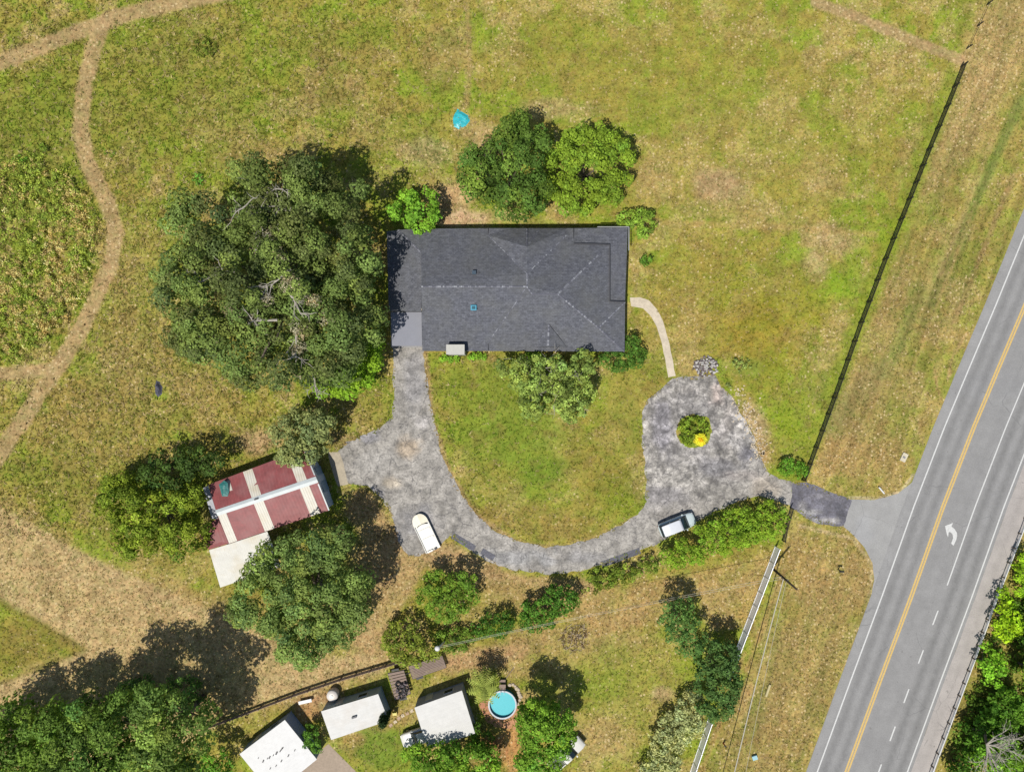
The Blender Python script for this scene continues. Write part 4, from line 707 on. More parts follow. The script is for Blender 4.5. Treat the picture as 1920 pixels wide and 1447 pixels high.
for px_ in (915.5,):
    MB().box(P(px_,651,3.05),(.05,.9,.12)).build('flashing',FASC,roof)
MB().box((P(915,434,3.0)[0],P(0,434,3.0)[1],3.02),(.05,.9,.12)).build('flashing',FASC,roof)
for k1,k2 in (('P2','P3'),('P3','P4'),('P4','P5')):
    a,b=Vector(R[k1]),Vector(R[k2]); e=b-a; MB().box((a+b)/2+Vector((0,0,.13)),(e.length,.12,.12),tilt=e.to_track_quat('X','Z').to_matrix()).build('flashing',FASC,roof)
MB().box((P(1075,442,3.2)[0],P(0,443,3.2)[1],3.2),(.07,2.0,.25)).build('flashing',FASC,roof)
# ---------------------------------------------------------------- barn
ub=math.atan2(62.5*1.0,188.6)
BW=[P(406,961,4.1),P(594.6,898.5,4.1)]; 
def BP(s,t,dz=0):
    z=4.1-1.0*abs(t); 
    n0,n1=(390.7,908.4),(571,841); s0,s1=(429,1019),(618,956); r0,r1=(406,961),(594.6,898.5)
    e0,e1=(n0,n1) if t<0 else (s0,s1); a=abs(t)
    w0=(r0[0]+(e0[0]-r0[0])*a,r0[1]+(e0[1]-r0[1])*a); w1=(r1[0]+(e1[0]-r1[0])*a,r1[1]+(e1[1]-r1[1])*a)
    p=P(w0[0]+(w1[0]-w0[0])*s,w0[1]+(w1[1]-w0[1])*s,z); return (p[0],p[1],p[2]+dz)
bb=P2(500,930); BN=thing('barn','red metal roofed barn with white cross stripes beside the parking area','barn',(*bb,0))
REDM=m_ribbed('red_roof_sheet',C(152,72,72),ub+math.pi/2,.42,.72,1.22,.6,stain=C(158,104,102),depth=.012); WSM=m_ribbed('white_roof_sheet',C(236,231,216),ub+math.pi/2,.3,.9,1.05,.5,stain=C(214,200,170)); WMET=m_plain('pale_metal_cap',C(206,214,214),.45,ns=1,lo=.9,hi=1.05)
BWALL=m_ribbed('barn_siding',C(206,220,236),0,.3,.9,1.05,.6)
m=MB()
for sg in (-1,1): m.prism([BP(0,sg),BP(1,sg),BP(1,0),BP(0,0)] if sg>0 else [BP(0,0),BP(1,0),BP(1,sg),BP(0,sg)],[BP(0,sg,-.07),BP(1,sg,-.07),BP(1,0,-.07),BP(0,0,-.07)] if sg>0 else [BP(0,0,-.07),BP(1,0,-.07),BP(1,sg,-.07),BP(0,sg,-.07)])
brf=m.build('roof',REDM,BN)
def strip(s0,s1,t0,t1,mat,name,dz=.03):
    m=MB(); m.prism([BP(s0,t1,dz),BP(s1,t1,dz),BP(s1,t0,dz),BP(s0,t0,dz)],[BP(s0,t1,dz-.02),BP(s1,t1,dz-.02),BP(s1,t0,dz-.02),BP(s0,t0,dz-.02)]); return m.build(name,mat,brf)
for s0,s1,t0,t1 in ((.36,.455,.10,.995),(.36,.455,-.995,-.10),(.815,.91,.10,.995),(.815,.91,-.995,-.10),(.005,.085,.10,.995)): strip(s0,s1,t0,t1,WSM,'translucent_panel')
strip(0,1,.0,.10,WMET,'ridge_capping',.05); strip(0,1,-.10,.0,WMET,'ridge_capping',.05); strip(.988,1.0,.14,1,WMET,'edge_trim',.04); strip(.988,1.0,-1,-.14,WMET,'edge_trim',.04)
strip(.13,.21,-.9,-.55,WSM,'patch_sheet',.03)
q=BP(.40,-.02,.12); MB().box(q,(.5,.2,.10),ub).build('roof_vent',FASC,brf)
m=MB(); i=.10
ring=[(.015,-.93),(.015,0),(.015,.93),(.985,.93),(.985,0),(.985,-.93)]
m.prism([BP(s,t,-.10) for s,t in ring],[(BP(s,t)[0],BP(s,t)[1],0) for s,t in ring]); m.build('wall',BWALL,BN)
m=MB(); e=[BP(.99,.45),BP(.99,-.35)]; a=Vector((e[0][0],e[0][1],0)); b=Vector((e[1][0],e[1][1],0)); n_=Vector((math.cos(ub),math.sin(ub),0))*.03
m.quad(a+n_,b+n_,b+n_+Vector((0,0,2.5)),a+n_+Vector((0,0,2.5))); m.build('door',m_ribbed('barn_door',C(150,176,200),0,.6),BN)
LTM=m_ribbed('lean_to_sheet',C(226,224,214),ub+math.pi/2,.3,.86,1.05,.6,stain=C(206,192,160),depth=.005)
LT=[P(392,1031,2.95),P(429.5,1019.6,2.95),P(501,996,2.95),P(527,1062,2.3),P(413,1101,2.3)]
m=MB(); m.prism(LT[::-1],[dn(q,.06) for q in LT][::-1]); m.build('lean_to_roof',LTM,BN)
for q in (P(416,1096,2.2),P(520,1062,2.2),P(396,1035,2.2)): MB().box((q[0],q[1],1.1),(.12,.12,2.2),ub).build('post',BARK,BN)
WT=[P(374,1004.5,2.6),P(399.5,976,2.9),P(409,971,2.95),P(428.5,1018.5,2.95),P(391.5,1030.3,2.9)]
m=MB(); m.prism(WT[::-1],[dn(q,.06) for q in WT][::-1]); m.build('lean_to_roof',REDM,BN)
WG=[P(381,915,2.9),P(390,909.5,2.95),P(406,961,2.95),P(411,974,2.9),P(397,972,2.8)]
m=MB(); m.prism(WG[::-1],[dn(q,.06) for q in WG][::-1]); m.build('lean_to_roof',m_plain('grey_sheet',C(176,178,184),.5),BN)
tq=BP(.15,-.62,.04)
def lump(name,label,cat,poly,z,h,mat,cell=.16,amp=.5,seed=1,group=None,grid=None):
    pl=np.array([P2(a,b_,z) for a,b_ in poly]); c_=pl.mean(0); T=(float(c_[0]),float(c_[1]),z)
    x0,y0=pl.min(0);x1,y1=pl.max(0); pts=[]; n=len(pl)
    ring=[]
    for i in range(n):
        a,b_=pl[i],pl[(i+1)%n]; L=np.hypot(*(b_-a)); k=max(1,int(L/cell))
        for j in range(k): ring.append(a+(b_-a)*j/k)
    gx,gy=np.meshgrid(np.arange(x0,x1,cell),np.arange(y0,y1,cell)); g=np.c_[gx.ravel(),gy.ravel()]; g=g[inpoly(g[:,0],g[:,1],pl)]
    V=[Vector((float(a),float(b_))) for a,b_ in list(ring)+list(g)]; r=delaunay_2d_cdt(V,[(i,(i+1)%len(ring)) for i in range(len(ring))],[],1,1e-4)
    co=np.array([(v.x,v.y) for v in r[0]]); dd=seg_d(co[:,0],co[:,1],list(pl)+[pl[0]]); zz=h*sm(0,.5,dd)*(1-amp+amp*2*fbm(co[:,0]*2.2,co[:,1]*2.2,seed))+.012
    zz[dd<1e-3]=.0
    me=bpy.data.meshes.new(name); me.from_pydata([(float(a-T[0]),float(b_-T[1]),float(q)) for (a,b_),q in zip(co,zz)],[],[tuple(f) for f in r[2]]); me.update()
    o=link_mesh(name,me,mat,None); o.location=T
    if label: tag(o,label,cat,group)
    return o
TEAL=m_plain('teal_tarp',C(40,120,116),.5,ns=5,lo=.6,hi=1.3); TURQ=m_plain('turquoise_tarp',C(58,196,206),.4,ns=3,lo=.8,hi=1.15)
tp_=lump('roof_tarp','dark teal tarp and debris lying on the barn roof','tarp',[(411,908),(421,900),(428,905),(430,922),(428,930),(417,930),(414,918)],3.6,.12,TEAL,.2)
tp_.location.z=3.72
lump('tarp','crumpled turquoise tarp on the grass behind the dark tree','tarp',[(858,204),(863,208),(880,218),(881,227),(873,237),(860,243),(850,237),(849,220)],0,.2,TURQ,.14,.5,4)
lump('covered_heap','dark slate covered heap in the grass southwest of the big oak','heap',[(293,713),(300,716),(305,726),(304,738),(297,745),(291,738),(290,724)],0,.45,m_plain('slate_tarp',C(92,92,108),.7,ns=5,lo=.6,hi=1.3),.15,.6,6)
# ---------------------------------------------------------------- white huts
def hut(label,cor,z,wallc,ang,slope=.25,roofc=(232,231,226),marks=(),stain=(214,206,194)):
    c=[P(*q,z) for q in cor]; bx=sum(q[0] for q in c)/4; by=sum(q[1] for q in c)/4
    T=thing('white_roofed_hut',label,'shed',(bx,by,0),group='white roofed huts along the bottom')
    dz=[.0,.0,-slope,-slope]; top=[(q[0],q[1],q[2]+e) for q,e in zip(c,dz)][::-1]
    r=MB(); r.prism(top,[dn(q,.09) for q in top]).build('roof',m_ribbed('hut_roof',tuple(q*.9 for q in C(*roofc)),ang,.45,.88,1.05,.55,stain=tuple(q*.9 for q in C(*stain)),depth=.004,),T)
    w=MB(); inn=[(bx+(q[0]-bx)*.985,by+(q[1]-by)*.985,q[2]-.10) for q in top]; w.prism(inn,[(q[0],q[1],0) for q in inn]).build('wall',m_ribbed('hut_wall',C(*wallc),ang,.35,.9,1.08,.7),T)
    rt=T.children[0]
    a=Vector(inn[0]);b=Vector(inn[1]); 
    e=Vector(c[1])-Vector(c[0]); e.z=0; L=e.length; e.normalize(); nrm=Vector((-e.y,e.x,0))
    if nrm.dot(Vector((-bx,-by,0)))<0: nrm=-nrm
    m0=(Vector((c[0][0],c[0][1],0))+Vector((c[1][0],c[1][1],0)))/2; m0=Vector((bx,by,0))+(m0-Vector((bx,by,0)))*.985
    rot=math.atan2(e.y,e.x)
    d_=MB().box(m0-e*L*.22+nrm*.03+Vector((0,0,1.0)),(.95,.06,2.0),rot).build('door',m_plain('hut_door',C(210,206,198),.5),T); MB().box(m0-e*(L*.22-.35)+nrm*.08+Vector((0,0,1.0)),(.05,.06,.14),rot).build('handle',RIM,d_)
    f=MB().box(m0+e*L*.2+nrm*.03+Vector((0,0,1.4)),(1.3,.06,.9),rot).build('window',WHITE,T); MB().box(m0+e*L*.2+nrm*.07+Vector((0,0,1.4)),(1.15,.03,.76),rot).build('pane',GLASS,f)
    for (px,py,s_) in marks:
        q=P(px,py,z+.02); MB().box((q[0],q[1],z+.03-slope*.4),(s_*M,s_*M*.45,.05),1.1).build('roof_fixing',FASC,rt)
    return T
mk=[(484,1421,3),(493,1427,5),(501,1422,3),(505,1420,5),(512,1416,3),(518,1412,6),(525,1408,4),(528,1404,5),(530,1402,3),(527,1427,4),(540,1417,4),(506,1441,3),(517,1436,3),(552,1407,3)]
hut('southernmost white roof with small dark marks, beside the concrete yard',[(449,1413),(534,1349),(593,1425),(510,1492)],2.6,(150,172,204),math.atan2(64,85),marks=mk,roofc=(236,236,234),stain=(226,226,224))
GRP0=m_plain('vent_grey',C(120,120,122),.7)
T=hut('middle white roof with one small vent and grey walls',[(602,1333),(709,1300.5),(728,1352),(620,1388.5)],2.5,(176,196,204),math.atan2(33,107),roofc=(228,227,222)); q=P(664,1344,2.55); MB().box(q,(.62,.2,.2),.3).build('roof_vent',GRP0,T.children[0])
hut('right-hand square white roof with a tree shadow on its lower edge',[(777,1326),(866,1294),(890.5,1376),(802,1406)],2.7,(168,172,184),math.atan2(32,89),roofc=(230,229,224),stain=(222,220,214))
# ---------------------------------------------------------------- vehicles
def ring(x,w,z0,z1,e=4.5,n=20):
    r=[]
    for k in range(n):
        t=2*math.pi*(k+.5)/n; c_,s_=math.cos(t),math.sin(t)
        r.append((x,w*math.copysign(abs(c_)**(2/e),c_),(z0+z1)/2+(z1-z0)/2*math.copysign(abs(s_)**(2/e),s_)))
    return r
def place(T,loc,rz):
    T.location=(loc[0],loc[1],0); T.rotation_euler=(0,0,rz)
def loft(name,st,mat,parent,e=4.5): return MB().rings([ring(*s,e=e) for s in st]).build(name,mat,parent,True)
def wheels(T,xs,w,r=.36):
    for x in xs:
        for s_ in (-1,1):
            ty=MB().tube([(x,s_*(w-.2),r),(x,s_*w,r)],r,18); o=ty.build('wheel',TYRE,T); MB().tube([(x,s_*(w-.08),r),(x,s_*(w+.015),r)],r*.6,12).build('rim',RIM,o)
SILV=m_plain('silver_paint',C(214,228,228),.35,metal=.0,lo=.97,hi=1.03,coat=.6); WPAINT=m_plain('white_car_paint',C(236,234,224),.35,lo=.97,hi=1.02,coat=.4); ROOFW=m_plain('white_roof_paint',C(232,234,240),.3,lo=.97,hi=1.02,coat=.4)
LAMP=m_plain('lamp_lens',C(230,230,230),.2); REDL=m_plain('tail_lens',C(150,30,26),.3)
T=thing('parked_car','silver white car parked between driveway and tall hedge','car')
loft('body',[(-2.45,.70,.5,.92),(-2.38,.86,.38,1.0),(-2.0,.95,.3,1.06),(-.5,.97,.27,1.06),(1.1,.97,.28,1.06),(1.7,.94,.3,1.0),(2.15,.86,.34,.93),(2.38,.7,.4,.84),(2.47,.5,.46,.74)],SILV,T)
loft('windows',[(-2.36,.78,.95,1.08),(-2.2,.80,.95,1.45),(-1.95,.76,.95,1.62),(.35,.76,.95,1.66),(.62,.77,.95,1.60),(1.42,.84,.95,1.08)],GLASS,T,6)
loft('roof',[(-2.12,.64,1.52,1.6),(-2.0,.71,1.55,1.69),(-1.0,.74,1.56,1.75),(.2,.73,1.56,1.73),(.5,.68,1.55,1.66)],ROOFW,T,5)
for s_ in (-1,1):
    MB().box((1.0,s_*1.03,1.05),(.18,.2,.14)).build('mirror',SILV,T,bevel=.03); MB().box((2.28,s_*.62,.72),(.22,.34,.14)).build('headlight',LAMP,T,bevel=.03); MB().box((-2.4,s_*.68,.8),(.1,.24,.2)).build('tail_light',REDL,T)
    MB().box((.42,s_*.76,1.35),(.07,.09,.62),tilt=Matrix.Rotation(.25,3,'Y')).build('pillar',SILV,T); MB().box((-.9,s_*.775,1.3),(.08,.06,.6)).build('pillar',SILV,T)
wheels(T,(-1.5,1.5),.96); wm=math.atan2(985-968,1300-1240)
place(T,P2(1269,983,.6),math.atan2(996-968,1296-1240)*.8)
T=thing('skiff','white round-bowed open skiff resting on the driveway','boat')
def hullring(x,w,z0,z1,wt=.07):
    return [(x,-w*.8,z0),(x,-w,z1),(x,-w+wt,z1),(x,-max(w-wt-.06,.02),z1-.16),(x,max(w-wt-.06,.02),z1-.16),(x,w-wt,z1),(x,w,z1),(x,w*.8,z0)]
xs=[-2.6,-2.2,-1.2,0,1.0,1.6,1.95,2.2,2.4,2.53,2.6]
def hw(x): return 1.03 if x<1.45 else 1.03*math.sqrt(max(.02,1-((x-1.45)/1.17)**2))
MB().rings([hullring(x,hw(x),.1+(.15 if x>2 else 0),.52) for x in xs]).build('hull',WPAINT,T)
dk=MB(); R1=[]
for x in (1.18,1.5,1.8,2.1,2.35,2.5,2.56): w_=hw(x)-.03; R1.append([(x,-w_,.525),(x,0,.56),(x,w_,.525),(x,0,.44)])
dk.rings(R1).build('bow_deck',m_plain('cream_gelcoat',C(238,230,204),.4),T)
g=MB(); g.rings([[(1.12-.22*(y/.8)**2,y,.38),(1.12-.22*(y/.8)**2,y,.575),(1.20-.22*(y/.8)**2,y,.575),(1.20-.22*(y/.8)**2,y,.38)] for y in np.linspace(-.78,.70,9)]).build('coaming',m_plain('dark_trim',C(96,96,84),.6),T)
for x in (-.9,.3): MB().box((x,0,.40),(.34,1.6,.05)).build('thwart',WPAINT,T)
MB().box((-2.5,-.35,.5),(.26,.34,.1)).build('motor_notch',FASC,T); MB().box((-2.5,.45,.54),(.22,.8,.08)).build('stern_seat',WPAINT,T)
place(T,P2(797,998,.5),math.atan2(1033-965,-(815-783)))
def pickup(label,loc,rz,cover):
    T=thing('pickup_truck',label,'pickup truck')
    loft('body',[(-2.7,.85,.5,.95),(-2.6,.95,.4,1.05),(-.7,.97,.35,1.08),(1.2,.97,.35,1.08),(2.1,.94,.38,1.05),(2.55,.84,.42,.98),(2.72,.6,.5,.85)],WPAINT,T,5)
    loft('windows',[(-.85,.80,1.0,1.15),(-.72,.80,1.0,1.6),(-.5,.76,1.0,1.7),(.35,.76,1.0,1.7),(.55,.77,1.0,1.62),(1.25,.84,1.0,1.1)],GLASS,T,6)
    loft('roof',[(-.62,.66,1.6,1.68),(-.5,.72,1.6,1.76),(.3,.72,1.6,1.76),(.45,.68,1.6,1.7)],WPAINT,T,5)
    b=MB(); b.box((-1.75,0,1.083),(1.6,1.55,.03)); b.build('bed_liner',BLACK if not cover else m_plain('bed_clutter',C(96,104,84),.8,ns=8,lo=.5,hi=1.5),T)
    b=MB(); b.box((-1.75,.83,1.14),(1.75,.1,.14)); b.box((-1.75,-.83,1.14),(1.75,.1,.14)); b.box((-2.62,0,1.14),(.1,1.7,.14)); b.build('bed_rail',WPAINT,T)
    for s_ in (-1,1): MB().box((2.58,s_*.62,.82),(.16,.3,.16)).build('headlight',LAMP,T); MB().box((.95,s_*1.03,1.15),(.18,.22,.16)).build('mirror',WPAINT,T)
    wheels(T,(-1.7,1.7),.96); place(T,loc,rz)
pickup('white pickup truck nosing out from under the right-hand white roof',P2(790,1379,1.),math.radians(180+18),False)
pickup('white pickup truck with a cluttered bed beside the pool-side tree',P2(1062,1414,1.),math.radians(42),True)
# ---------------------------------------------------------------- fences
def fence(name,label,pts,step,h,postm,railm,rails,ph=.0,pw=.11,rw=.04,panel=None,group=None):
    q=[Vector((*P2(*p),0)) for p in pts]; T=thing(name,label,'fence',tuple(q[0]),group)
    rl=MB(); pn=MB()
    for a,b in zip(q,q[1:]):
        d=b-a; L=d.length; d.normalize(); n=max(1,round(L/step)); rz=math.atan2(d.y,d.x)
        for i in range(n+(1 if b is q[-1] else 0)):
            p=a+d*(L*i/n); MB().box((p.x,p.y,h/2+ph/2),(pw,pw,h+ph),rz).build('post',postm,T)
        for z,hh in rails: c_=(a+b)/2; rl.box((c_.x,c_.y,z),(L,rw,hh),rz)
        if panel:
            for i in range(n):
                p=a+d*(L*(i+.5)/n); pn.box((p.x,p.y,panel[1]),(L/n-pw-.02,.03,panel[0]),rz)
    rl.build('rail',railm,T)
    if panel: pn.build('panel',panel[2],T)
    return T
fence('board_fence','long black board fence between the field and the road verge',[(1801,126),(1770,203),(1737,282),(1700,375),(1655,487),(1610,605),(1560,745),(1503,899)],2.55,1.35,BLACK,BLACK,((.33,.18),(.66,.18),(.99,.18),(1.27,.16)),ph=.12,pw=.16)
fence('board_fence','short black board fence beyond the gap at the top right',[(1812,92),(1832,50),(1850,10),(1880,-60)],2.55,1.2,BLACK,BLACK,((.6,.08),),ph=.0,pw=.12)
fence('board_fence','short black fence between the driveway mouth and the tall hedge',[(1481,951),(1476,968),(1470,988),(1466,1012)],1.3,1.3,BLACK,BLACK,((.35,.15),(.68,.15),(1.0,.15),(1.25,.12)),pw=.12)
PVC=m_plain('white_vinyl',(.86,.86,.88),.5,ns=1.5,lo=.93,hi=1.03); GRP=m_plain('cover_grey',C(150,150,152),.6)  # GRP is the plain grey of the utility box cover
fence('vinyl_fence','white vinyl privacy fence running from the hedge to the fence tree',[(1453,1024),(1421,1108),(1374,1231),(1360,1266)],1.85,1.78,PVC,PVC,((1.74,.09),(.12,.14)),ph=.08,pw=.10,rw=.09,panel=(1.5,.94,PVC))
fence('vinyl_fence','lower stretch of white vinyl fence below the fence tree',[(1328,1345),(1300,1428),(1260,1545)],1.85,1.78,PVC,PVC,((1.74,.09),(.12,.14)),ph=.08,pw=.10,rw=.09,panel=(1.5,.94,PVC))
fence('wooden_fence','weathered low wooden fence along the southern boundary',[(385,1362),(429,1346),(551,1300),(640,1270),(724,1245),(770,1231)],2.4,1.1,WOOD,WOOD,((.25,.16),(.5,.16),(.75,.16),(1.0,.18)),ph=.1,pw=.12,rw=.05)
GAL=m_plain('galvanised_steel',(.62,.62,.60),.5,metal=.1,lo=.85,hi=1.1)
fence('guardrail','grey steel guardrail along the far road shoulder',[(1960,870),(1930,943),(1909,999),(1857,1135),(1822,1232),(1787,1325),(1755,1409),(1700,1560)],1.95,.74,BARK,GAL,((.60,.30),),pw=.16,rw=.09)
# ---------------------------------------------------------------- poles and wires
b0=Vector(P(1447,1064)); t0=Vector(P(1494,1104.5,7.6)); T=thing('utility_pole','dark wooden utility pole rising beside the white vinyl fence','utility pole',tuple(b0)); POLE=m_plain('creosote_pole',C(74,64,48),.9,ns=6,lo=.7,hi=1.3)
MB().tube([b0,t0],[.17,.12],10).build('pole',POLE,T,True); mid=b0+(t0-b0)*.55; MB().box(mid+Vector((0,0,0)),(.9,.1,.1),-.3).build('crossarm',POLE,T); MB().tube([mid+Vector((.2,0,.1)),mid+Vector((.2,0,.35))],.06,8).build('insulator',WHITE,T)
b1=Vector(P(838,1198)); t1=Vector(P(820,1215,5.6)); T=thing('lamp_pole','thin white pole with a round lamp by the wooden trailer','lamp pole',tuple(b1)); MB().tube([b1,t1],[.10,.08],8).build('pole',WHITE,T,True)
MB().lathe((t1.x,t1.y,t1.z),[(.02,.22),(.26,.18),(.34,.05),(.3,-.08),(.05,-.12)],16).build('lamp_head',WHITE,T,True)
WIRE=m_plain('wire',C(206,200,182),.6); 
def wire(label,a,b,sag,r=.02,group=None):
    a=Vector(a);b=Vector(b); pts=[a.lerp(b,t)-Vector((0,0,sag*4*t*(1-t))) for t in np.linspace(0,1,20)]; o=MB().tube(pts,r,5).build('overhead_cable',WIRE,None); tag(o,label,'cable',group)
mm=b0+(t0-b0)*.5
wire('pale cable running down the verge from the utility pole',mm,P(1345,1590,6),.5,.065,'overhead cables'); wire('thinner cable right of the pale one down the verge',mm+Vector((.35,-.1,.1)),P(1372,1590,6),.5,.02,'overhead cables')
wire('service cable from the utility pole to the lamp pole',mm+Vector((-.2,0,.3)),t1,.5,.018,'overhead cables'); wire('second service cable just beside the first across the yard',mm+Vector((-.2,.2,0)),t1+Vector((0,0,-.5)),.4,.018,'overhead cables')
# ---------------------------------------------------------------- yard things
pc=P(942,1321,.9); T=thing('round_pool','round turquoise above-ground pool on an orange pad','pool',(pc[0],pc[1],0)); r=1.78
PW=m_plain('pool_liner',C(30,150,160),.5); PR=m_plain('pool_rim',C(200,206,212),.5); WT_=m_plain('pool_water',C(112,216,226),.12,spec=.5,lo=.98,hi=1.03)
MB().rings([[((pc[0]+rr*math.cos(t)),(pc[1]+rr*math.sin(t)),z) for t in np.linspace(0,2*math.pi,33)[:-1]] for rr,z in ((r,.0),(r,.9),(r-.05,.9),(r-.05,.05))],False).build('wall',PW,T,False)
MB().rings([[((pc[0]+rr*math.cos(t)),(pc[1]+rr*math.sin(t)),z) for t in np.linspace(0,2*math.pi,33)[:-1]] for rr,z in ((r+.09,.88),(r+.09,.93),(r-.1,.93),(r-.1,.88))],False).build('rim',PR,T,False)
wr=MB(); wr.quad(*[(pc[0]+(r-.055)*math.cos(t),pc[1]+(r-.055)*math.sin(t),.55) for t in np.linspace(0,2*math.pi,33)[:-1]]); wr.build('water',WT_,T)
for a_ in (-.22,.22): MB().tube([(pc[0]+a_,pc[1]+r+.25,.0),(pc[0]+a_,pc[1]+r+.1,1.35),(pc[0]+a_,pc[1]+r-.25,1.35),(pc[0]+a_,pc[1]+r-.3,.5)],.03,6).build('ladder_rail',PR,T)
q=P2(942,1291,.9); T=thing('pool_step','small brown wooden step leading to the pool','step',(*q,0)); MB().box((q[0],q[1],.72),(.85,1.0,.08)).build('platform',WOOD,T); MB().box((q[0],q[1]+.75,.36),(.8,.45,.06)).build('tread',WOOD,T)
for a,b_ in ((-.36,-.4),(.36,-.4),(-.36,.4),(.36,.4)): MB().box((q[0]+a,q[1]+b_,.34),(.08,.08,.68)).build('leg',WOOD,T)
a=Vector(P(944,1277)); b=Vector(P(963,1251)); o=MB().tube([a+Vector((0,0,.06)),b+Vector((0,0,.08))],.05,6).build('wooden_pole',WOOD); tag(o,'long thin stick lying on the grass above the pool','pole')
STN=m_plain('pale_stone',C(214,196,172),.85,ns=5,lo=.8,hi=1.1)
def rock(name,px,py,s,label,group,mat=STN,z=0,cat='stone'):
    m=MB(); c_=P2(px,py); n=9; R_=[]
    ph=rng.uniform(0,6); 
    for zz,f in ((0,.9),(.5,1.),(.85,.75),(1.,.35)):
        R_.append([(c_[0]+s*f*math.cos(t)*(1+.18*math.sin(2*t+ph)),c_[1]+s*f*math.sin(t)*(1+.15*math.cos(3*t+ph)),z+zz*s*.7) for t in [2*math.pi*k/n for k in range(n)]])
    o=m.rings(R_).build(name,mat); tag(o,label,cat,group)
for k in range(15):
    a=-1.15+k*.19; rr=32+rng.uniform(-1.5,3.5); rock('stone',942+rr*math.cos(a+ -.35),1318-rr*math.sin(a+.35)*1.0 if False else 1318-rr*math.sin(a-.1+.3),rng.uniform(.18,.3),'pale stone in the rough ring around the pool edge','stones around the pool')
PV1=m_plain('paver_pale',C(222,204,176),.85); PV2=m_plain('paver_pink',C(198,168,142),.85)
for k,(a,b_,lab) in enumerate(((733,1359,'pinkish stepping stone nearest the middle white roof, end of the row'),(741,1352.5,'stepping stone second from the middle white roof'),(748,1346,'pinkish stepping stone below the yellow chair'),(755,1341,'pale stepping stone right of the yellow chair'),(763.5,1336.5,'pinkish stepping stone second from the square white roof'),(772,1332,'palest stepping stone, nearest the square white roof'))):
    c_=P2(a,b_); o=MB().box((c_[0],c_[1],.02),(.46,.42,.05),.5).build('stepping_stone',PV1 if k in (1,3,5) else PV2,None,bevel=.02); tag(o,lab,'stepping stone','stepping stones between the huts')
def trailer(label,cor,z,wheelpx,tongue):
    c=[P(*q,z) for q in cor]; bx=sum(q[0] for q in c)/4; by=sum(q[1] for q in c)/4; T=thing('flatbed_trailer',label,'trailer',(bx,by,0),'old flatbed trailers')
    top=c[::-1]; 
    a,b,c2,d_=[Vector(q) for q in c]; dk=MB(); n=9
    for k in range(n):
        f0=k/n+.012; f1=(k+1)/n-.012; q=[a.lerp(d_,f0),b.lerp(c2,f0),b.lerp(c2,f1),a.lerp(d_,f1)][::-1]; dk.prism([tuple(v) for v in q],[(v.x,v.y,v.z-.05) for v in q])
    dk.build('deck',WOOD,T); fr=MB()
    for u,v in ((a,b),(b,c2),(c2,d_),(d_,a)): fr.tube([u+Vector((0,0,-.08)),v+Vector((0,0,-.08))],.05,6)
    fr.build('frame',BLACK,T)
    ex=(b-a).normalized(); rz=math.atan2(ex.y,ex.x); ey=(d_-a).normalized(); cen=(a+b+c2+d_)/4
    half=(d_-a).length/2
    for s_ in (-1,1):
        w=cen+ex*wheelpx+ey*s_*(half+.16); ty=MB().tube([Vector((w.x,w.y,.33))-ey*.1,Vector((w.x,w.y,.33))+ey*.1],.33,16).build('wheel',TYRE,T)
        MB().box((w.x,w.y,.74),(.95,.26,.04),rz).build('fender',BLACK,T)
    e=a.lerp(d_,.5) if tongue<0 else b.lerp(c2,.5); MB().tube([(e.x,e.y,z-.1),tuple(Vector((e.x,e.y,z-.12))+ex*tongue)],.05,6).build('drawbar',BLACK,T)
trailer('long flatbed trailer with a brown plank deck beside the lamp pole',[(766,1249),(829,1228.5),(837,1251),(774,1273)],.75,-1.4,-1.2)
trailer('short flatbed trailer loaded with dark scrap beside the middle white roof',[(727,1262),(757,1256),(770,1300),(741,1312)],.7,.0,-.01)
T=thing('scrap_pile','tangle of black scrap and tyres on the short trailer','scrap',(*P2(752,1290),.72))
for k in range(5):
    px,py=((746,1283),(754,1287),(750,1296),(760,1294),(753,1306))[k]; c_=P(px,py,.9); m=MB(); R_=[]
    for j in range(17):
        t=2*math.pi*j/16; R_.append([(c_[0]+(.30+.09*math.cos(u))*math.cos(t),c_[1]+(.30+.09*math.cos(u))*math.sin(t),.84+k%2*.15+.09*math.sin(u)) for u in [2*math.pi*i/8 for i in range(8)]])
    m.rings(R_,False).build('tyre',TYRE,T)
m=MB()
for k in range(14): c_=P(752+rng.uniform(-10,12),1292+rng.uniform(-14,16),.95); m.box(c_,(rng.uniform(.15,.6),rng.uniform(.1,.3),rng.uniform(.06,.3)),rng.uniform(0,3))
m.build('scrap_metal',m_plain('scrap_steel',C(96,84,88),.7,ns=6,lo=.5,hi=1.5),T)
c_=P2(741,1334); T=thing('garden_chair','yellow plastic garden chair between two white roofs','chair',(*c_,0)); YEL=m_plain('yellow_plastic',C(226,210,90),.5)
MB().box((c_[0],c_[1],.42),(.55,.55,.05)).build('seat',YEL,T); MB().box((c_[0],c_[1]+.27,.68),(.55,.05,.5)).build('backrest',YEL,T)
for a in (-.24,.24):
    for b_ in (-.24,.24): MB().box((c_[0]+a,c_[1]+b_,.2),(.05,.05,.4)).build('leg',YEL,T)
c_=P2(623,1304,1.0); T=thing('water_tank','white rounded plastic tank behind the middle white roof','tank',(*c_,0)); MB().lathe((c_[0],c_[1],0),[(.02,0),(.72,.02),(.75,.2),(.75,1.0),(.66,1.15),(.3,1.22),(.02,1.23)],24).build('shell',m_plain('tank_plastic',C(238,230,222),.4,lo=.97,hi=1.02),T,True); MB().lathe((c_[0],c_[1],1.2),[(.18,0),(.18,.08),(.02,.09)],14).build('lid',WHITE,T)
c_=P2(572,1315,.5); T=thing('white_bench','white bench standing on bare ground behind the huts','bench',(*c_,0)); MB().box((c_[0],c_[1],.5),(1.75,.42,.06),.22).build('seat',WHITE,T)
